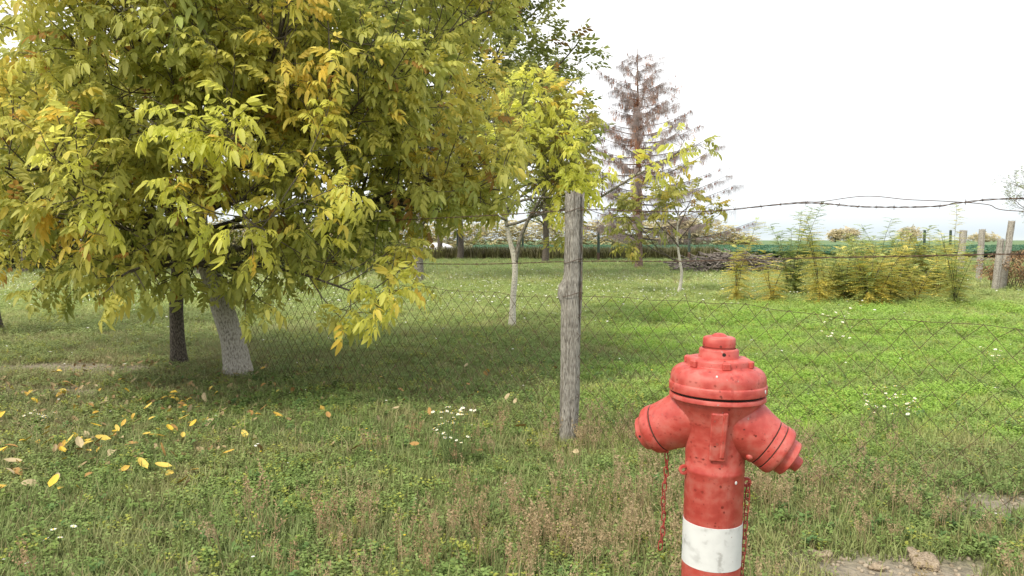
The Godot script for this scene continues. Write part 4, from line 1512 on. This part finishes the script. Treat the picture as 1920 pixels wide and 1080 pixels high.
	var rb := put("rib", soft_box(Vector3(0.012, 0.112, 0.028), 0.003), red, o)
	rb.transform = Transform3D(Basis(Vector3.UP, pa + 0.17), Vector3(sin(pa + 0.13) * 0.078, 1.062, cos(pa + 0.13) * 0.078))
	rb.rotate_object_local(Vector3.RIGHT, 0.2)
	# white splashes
	for s in [[-0.034, 1.034, 0.0039], [0.042, 1.078, 0.0032], [0.034, 0.944, 0.0036], [-0.006, 1.072, 0.0036], [-0.006, 1.088, 0.003], [0.09, 1.158, 0.004], [-0.03, 1.196, 0.0025]]:
		var rr := 0.0688
		if s[1] > 1.04: rr = 0.0795
		if s[1] > 1.1: rr = 0.1125
		if s[1] > 1.19: rr = 0.1035
		if absf(s[0]) < 0.01: rr = 0.0808
		if s[0] == 0.042: rr = 0.0865
		var zz := sqrt(maxf(rr * rr - s[0] * s[0], 0.0001))
		var sp := SphereMesh.new()
		sp.radius = s[2]
		sp.height = s[2] * 2.0
		sp.radial_segments = 12
		sp.rings = 6
		var so := put("paint_spot", sp, M.white, o)
		so.position = Vector3(s[0], s[1], zz)
		so.scale = Vector3(1, 1.15, 0.35)
		so.rotation.y = atan2(s[0], zz)
	# chain eyes
	for s in [[-0.0745, 0.957, -1.0], [0.0745, 0.930, 1.0]]:
		g = Geo.new()
		g.lathe(Vector3(s[0], s[1], 0.006), Vector3(0, 0, 1), [[0.0055, -0.004], [0.011, -0.004], [0.012, -0.002], [0.012, 0.003], [0.011, 0.005], [0.0055, 0.005], [0.0055, -0.004]], 18)
		put("chain_eye", g.mesh(), red, o)
	var lk := ring_link(0.0122, 0.0055, 0.0016)
	var ch := Node3D.new()
	ch.name = "chain"
	o.add_child(ch)
	for k in 13:
		var l := put("link", lk, M.red_chain, ch)
		l.position = lowp + Vector3(0.002 * sin(k * 0.9) - 0.0004 * k, -0.012 - 0.0185 * k, 0.002 * cos(k * 1.3))
		l.rotation = Vector3(rf(-0.15, 0.15), (0.35 if k % 2 == 0 else 1.75) + rf(-0.3, 0.3), rf(-0.12, 0.12))
	ch = Node3D.new()
	ch.name = "chain_001"
	o.add_child(ch)
	for k in 25:
		var l := put("link", lk, M.red_chain, ch)
		var t := k / 24.0
		l.position = Vector3(0.0765 - 0.010 * sin(t * 2.2), 0.920 - 0.0185 * k, 0.016 + 0.006 * sin(t * 3.0))
		l.rotation = Vector3(rf(-0.15, 0.15), (0.5 if k % 2 == 0 else 2.0) + rf(-0.3, 0.3), rf(-0.12, 0.12))

func soft_box(s: Vector3, r: float) -> Mesh:
	# a box with chamfered edges
	var st := SurfaceTool.new()
	st.begin(Mesh.PRIMITIVE_TRIANGLES)
	st.set_smooth_group(-1)
	var h := s * 0.5
	var faces := []
	var ax := [Vector3.RIGHT, Vector3.UP, Vector3.BACK]
	var poly := func(p: Array) -> void:
		var n := Vector3.ZERO
		var mid := Vector3.ZERO
		for q in p: mid += q / p.size()
		n = (p[1] - p[0]).cross(p[2] - p[0])
		if n.dot(mid) > 0.0: p.reverse()
		for k in p.size() - 2:
			st.add_vertex(p[0]); st.add_vertex(p[k + 1]); st.add_vertex(p[k + 2])
	for a in 3:
		var u: Vector3 = ax[(a + 1) % 3]
		var w: Vector3 = ax[(a + 2) % 3]
		var hu := h[(a + 1) % 3] - r
		var hw := h[(a + 2) % 3] - r
		for sg in [-1.0, 1.0]:
			var n: Vector3 = ax[a] * h[a] * sg
			poly.call([n + u * hu + w * hw, n + u * hu - w * hw, n - u * hu - w * hw, n - u * hu + w * hw])
		for su in [-1.0, 1.0]:
			for sw in [-1.0, 1.0]:
				var e: Vector3 = ax[a] * (h[a] - r)
				var p1: Vector3 = u * su * (hu + r) + w * sw * hw
				var p2: Vector3 = u * su * hu + w * sw * (hw + r)
				poly.call([p1 + e, p2 + e, p2 - e, p1 - e])
	for sx in [-1.0, 1.0]:
		for sy in [-1.0, 1.0]:
			for sz in [-1.0, 1.0]:
				var c := Vector3(sx * (h.x - r), sy * (h.y - r), sz * (h.z - r))
				poly.call([c + Vector3(sx * r, 0, 0), c + Vector3(0, sy * r, 0), c + Vector3(0, 0, sz * r)])
	st.generate_normals()
	return st.commit()

func speckles(n: int, cols: Array, r0: float, r1: float) -> ImageTexture:
	var im := Image.create(512, 512, false, Image.FORMAT_RGBA8)
	im.fill(Color(0.5, 0.1, 0.1, 0.0))
	for k in n:
		var c: Color = cols[R.randi() % cols.size()]
		var x := R.randi() % 512
		var y := R.randi() % 512
		if N1.get_noise_2d(x * 0.09, y * 0.09) < rf(-0.25, 0.35): continue
		var r := lerpf(r0, r1, pow(R.randf(), 3.0))
		for dx in range(-int(r) - 1, int(r) + 2):
			for dy in range(-int(r) - 1, int(r) + 2):
				var d := sqrt(dx * dx + dy * dy) + rf(-0.7, 0.7)
				if d < r: im.set_pixel(posmod(x + dx, 512), posmod(y + dy, 512), c)
	return ImageTexture.create_from_image(im)

func make_materials() -> void:
	var bh := noise_height(21, 0.045)
	M.bark_pale = tri_mat(noise_tex(11, 0.03, [[0.20, 0.18, 0.155], [0.42, 0.39, 0.345], [0.56, 0.53, 0.48]], [0.25, 0.45, 0.75]), Vector3(3.2, 1.3, 3.2), 0.95, bh, 1.5)
	M.bark_dark = tri_mat(noise_tex(12, 0.035, [[0.03, 0.025, 0.02], [0.09, 0.075, 0.06], [0.2, 0.17, 0.14]], [0.25, 0.45, 0.75]), Vector3(4, 1.2, 4), 0.95, bh, 2.0)
	M.bark_grey = tri_mat(noise_tex(13, 0.035, [[0.08, 0.07, 0.06], [0.2, 0.185, 0.16], [0.34, 0.32, 0.28]], [0.25, 0.45, 0.75]), Vector3(2, 0.6, 2), 0.95, bh, 2.0)
	M.bark_white = tri_mat(noise_tex(14, 0.03, [[0.28, 0.26, 0.22], [0.56, 0.53, 0.47], [0.72, 0.69, 0.62]], [0.25, 0.45, 0.75]), Vector3(4, 1.6, 4), 0.95, bh, 1.0)
	M.bark_red = tri_mat(noise_tex(15, 0.035, [[0.09, 0.065, 0.05], [0.22, 0.15, 0.12], [0.32, 0.22, 0.17]], [0.25, 0.45, 0.75]), Vector3(2, 0.6, 2), 0.95, bh, 2.0)
	M.twig = mat(0.10, 0.085, 0.065)
	M.stick = tri_mat(noise_tex(16, 0.01, [[0.09, 0.075, 0.065], [0.18, 0.155, 0.14], [0.3, 0.27, 0.24]], [0.2, 0.5, 0.9]), Vector3(0.9, 0.9, 0.9), 0.95)
	M.post = tri_mat(noise_tex(17, 0.03, [[0.09, 0.075, 0.06], [0.36, 0.33, 0.29], [0.50, 0.47, 0.42], [0.68, 0.65, 0.60]], [0.26, 0.40, 0.54, 0.75], 1024, 5), Vector3(10.0, 0.45, 10.0), 0.95, noise_height(18, 0.04, 1024, 5), 1.5, true)
	M.rust = tri_mat(noise_tex(19, 0.02, [[0.04, 0.025, 0.018], [0.09, 0.055, 0.037], [0.15, 0.09, 0.06]], [0.2, 0.5, 0.9]), Vector3(3, 3, 3), 0.9)
	M.steel = mat(0.03, 0.055, 0.04, 0.6)
	M.dark = mat(0.015, 0.012, 0.01, 0.9)
	M.grime = mat(0.06, 0.028, 0.02, 0.95)
	M.stone = tri_mat(noise_tex(31, 0.03, [[0.2, 0.15, 0.1], [0.34, 0.27, 0.19], [0.46, 0.38, 0.28]], [0.2, 0.5, 0.9]), Vector3(4, 4, 4), 0.95, bh, 1.0)
	M.brick = mat(0.42, 0.22, 0.15)
	var red := tri_mat(noise_tex(41, 0.012, [[0.36, 0.040, 0.032], [0.43, 0.060, 0.048], [0.47, 0.092, 0.075], [0.48, 0.13, 0.108]], [0.25, 0.45, 0.6, 0.8], 1024, 6), Vector3(2, 2, 2), 0.52, noise_height(42, 0.03, 512, 5), 0.04)
	red.detail_enabled = true
	red.detail_blend_mode = BaseMaterial3D.BLEND_MODE_MIX
	red.detail_albedo = speckles(2600, [Color(0.6, 0.3, 0.27), Color(0.35, 0.1, 0.08), Color(0.28, 0.12, 0.1), Color(0.72, 0.6, 0.57), Color(0.3, 0.14, 0.1), Color(0.5, 0.14, 0.1), Color(0.42, 0.1, 0.08), Color(0.36, 0.11, 0.09)], 0.5, 3.2)
	red.uv1_world_triplanar = false
	M.red = red
	M.red_chain = tri_mat(noise_tex(43, 0.02, [[0.14, 0.03, 0.02], [0.30, 0.035, 0.028], [0.4, 0.06, 0.05]], [0.25, 0.5, 0.9]), Vector3(8, 8, 8), 0.6)
	var wt := tri_mat(noise_tex(44, 0.015, [[0.36, 0.36, 0.36], [0.56, 0.57, 0.58], [0.61, 0.62, 0.63]], [0.12, 0.32, 0.7], 512, 5), Vector3(3, 3, 3), 0.55)
	wt.detail_enabled = true
	wt.detail_albedo = speckles(70, [Color(0.55, 0.53, 0.5), Color(0.68, 0.6, 0.56)], 0.8, 3.0)
	M.white = wt
	var tones := []
	for k in 9:
		var t := k / 8.0
		var c := Color(0.32, 0.38, 0.10).lerp(Color(0.55, 0.53, 0.12), clampf(t * 2.0, 0, 1)).lerp(Color(0.74, 0.55, 0.09), clampf(t * 2.0 - 1.0, 0, 1))
		var m := mat(c.r, c.g, c.b, 0.5)
		m.metallic_specular = 0.4
		m.backlight_enabled = true
		# the light that passes a leaf takes the leaf's own tone
		m.backlight = Color(c.r / maxf(c.r, c.g) * 1.0, c.g / maxf(c.r, c.g) * 1.0, 0.22).linear_to_srgb()
		tones.append(m)
	M.leaf_tones = tones
	M.fall_tones = [mat(0.58, 0.40, 0.04, 0.7), mat(0.60, 0.44, 0.09, 0.7), mat(0.50, 0.32, 0.05, 0.7), mat(0.33, 0.19, 0.06, 0.8), mat(0.42, 0.34, 0.2, 0.8)]
	M.small_leaf = far_leaf(0.3, 3, 0.12)

func _ready() -> void:
	R.seed = 20241
	N1.seed = 7
	N1.frequency = 0.35
	N1.fractal_octaves = 3
	N2.seed = 19
	N2.frequency = 0.25
	N2.fractal_octaves = 3
	var cam := Camera3D.new()
	cam.name = "camera"
	cam.fov = 42.0
	cam.far = 4000.0
	cam.position = Vector3(0, 1.5, 0)
	cam.rotation_degrees.x = -3.66
	add_child(cam)
	var we := WorldEnvironment.new()
	we.name = "environment"
	var e := Environment.new()
	e.background_mode = Environment.BG_SKY
	var sm := ProceduralSkyMaterial.new()
	sm.sky_top_color = lin(0.98, 0.99, 1.0)
	sm.sky_horizon_color = lin(0.465, 0.54, 0.575)
	sm.sky_curve = 0.032
	sm.sky_energy_multiplier = 0.75
	sm.ground_horizon_color = lin(0.4, 0.42, 0.4)
	sm.ground_bottom_color = lin(0.2, 0.2, 0.17)
	var sky := Sky.new()
	sky.sky_material = sm
	e.sky = sky
	e.tonemap_mode = Environment.TONE_MAPPER_LINEAR
	e.tonemap_exposure = 2.85
	e.sdfgi_enabled = true
	e.ssao_enabled = true
	e.ssil_enabled = true
	we.environment = e
	add_child(we)
	var sun := DirectionalLight3D.new()
	sun.name = "sun"
	sun.light_energy = 0.45
	sun.light_angular_distance = 12.0
	sun.light_color = Color(1.0, 0.96, 0.88)
	sun.shadow_enabled = true
	sun.sky_mode = DirectionalLight3D.SKY_MODE_LIGHT_ONLY
	add_child(sun)
	sun.look_at_from_position(Vector3.ZERO, -Vector3(-0.6, 1.0, 0.62), Vector3.UP)
	make_materials()
	make_ground()
	make_trees()
	make_spruce()
	make_acacias()
	make_far()
	make_fence()
	make_hydrant()
	make_small()
	make_grass()
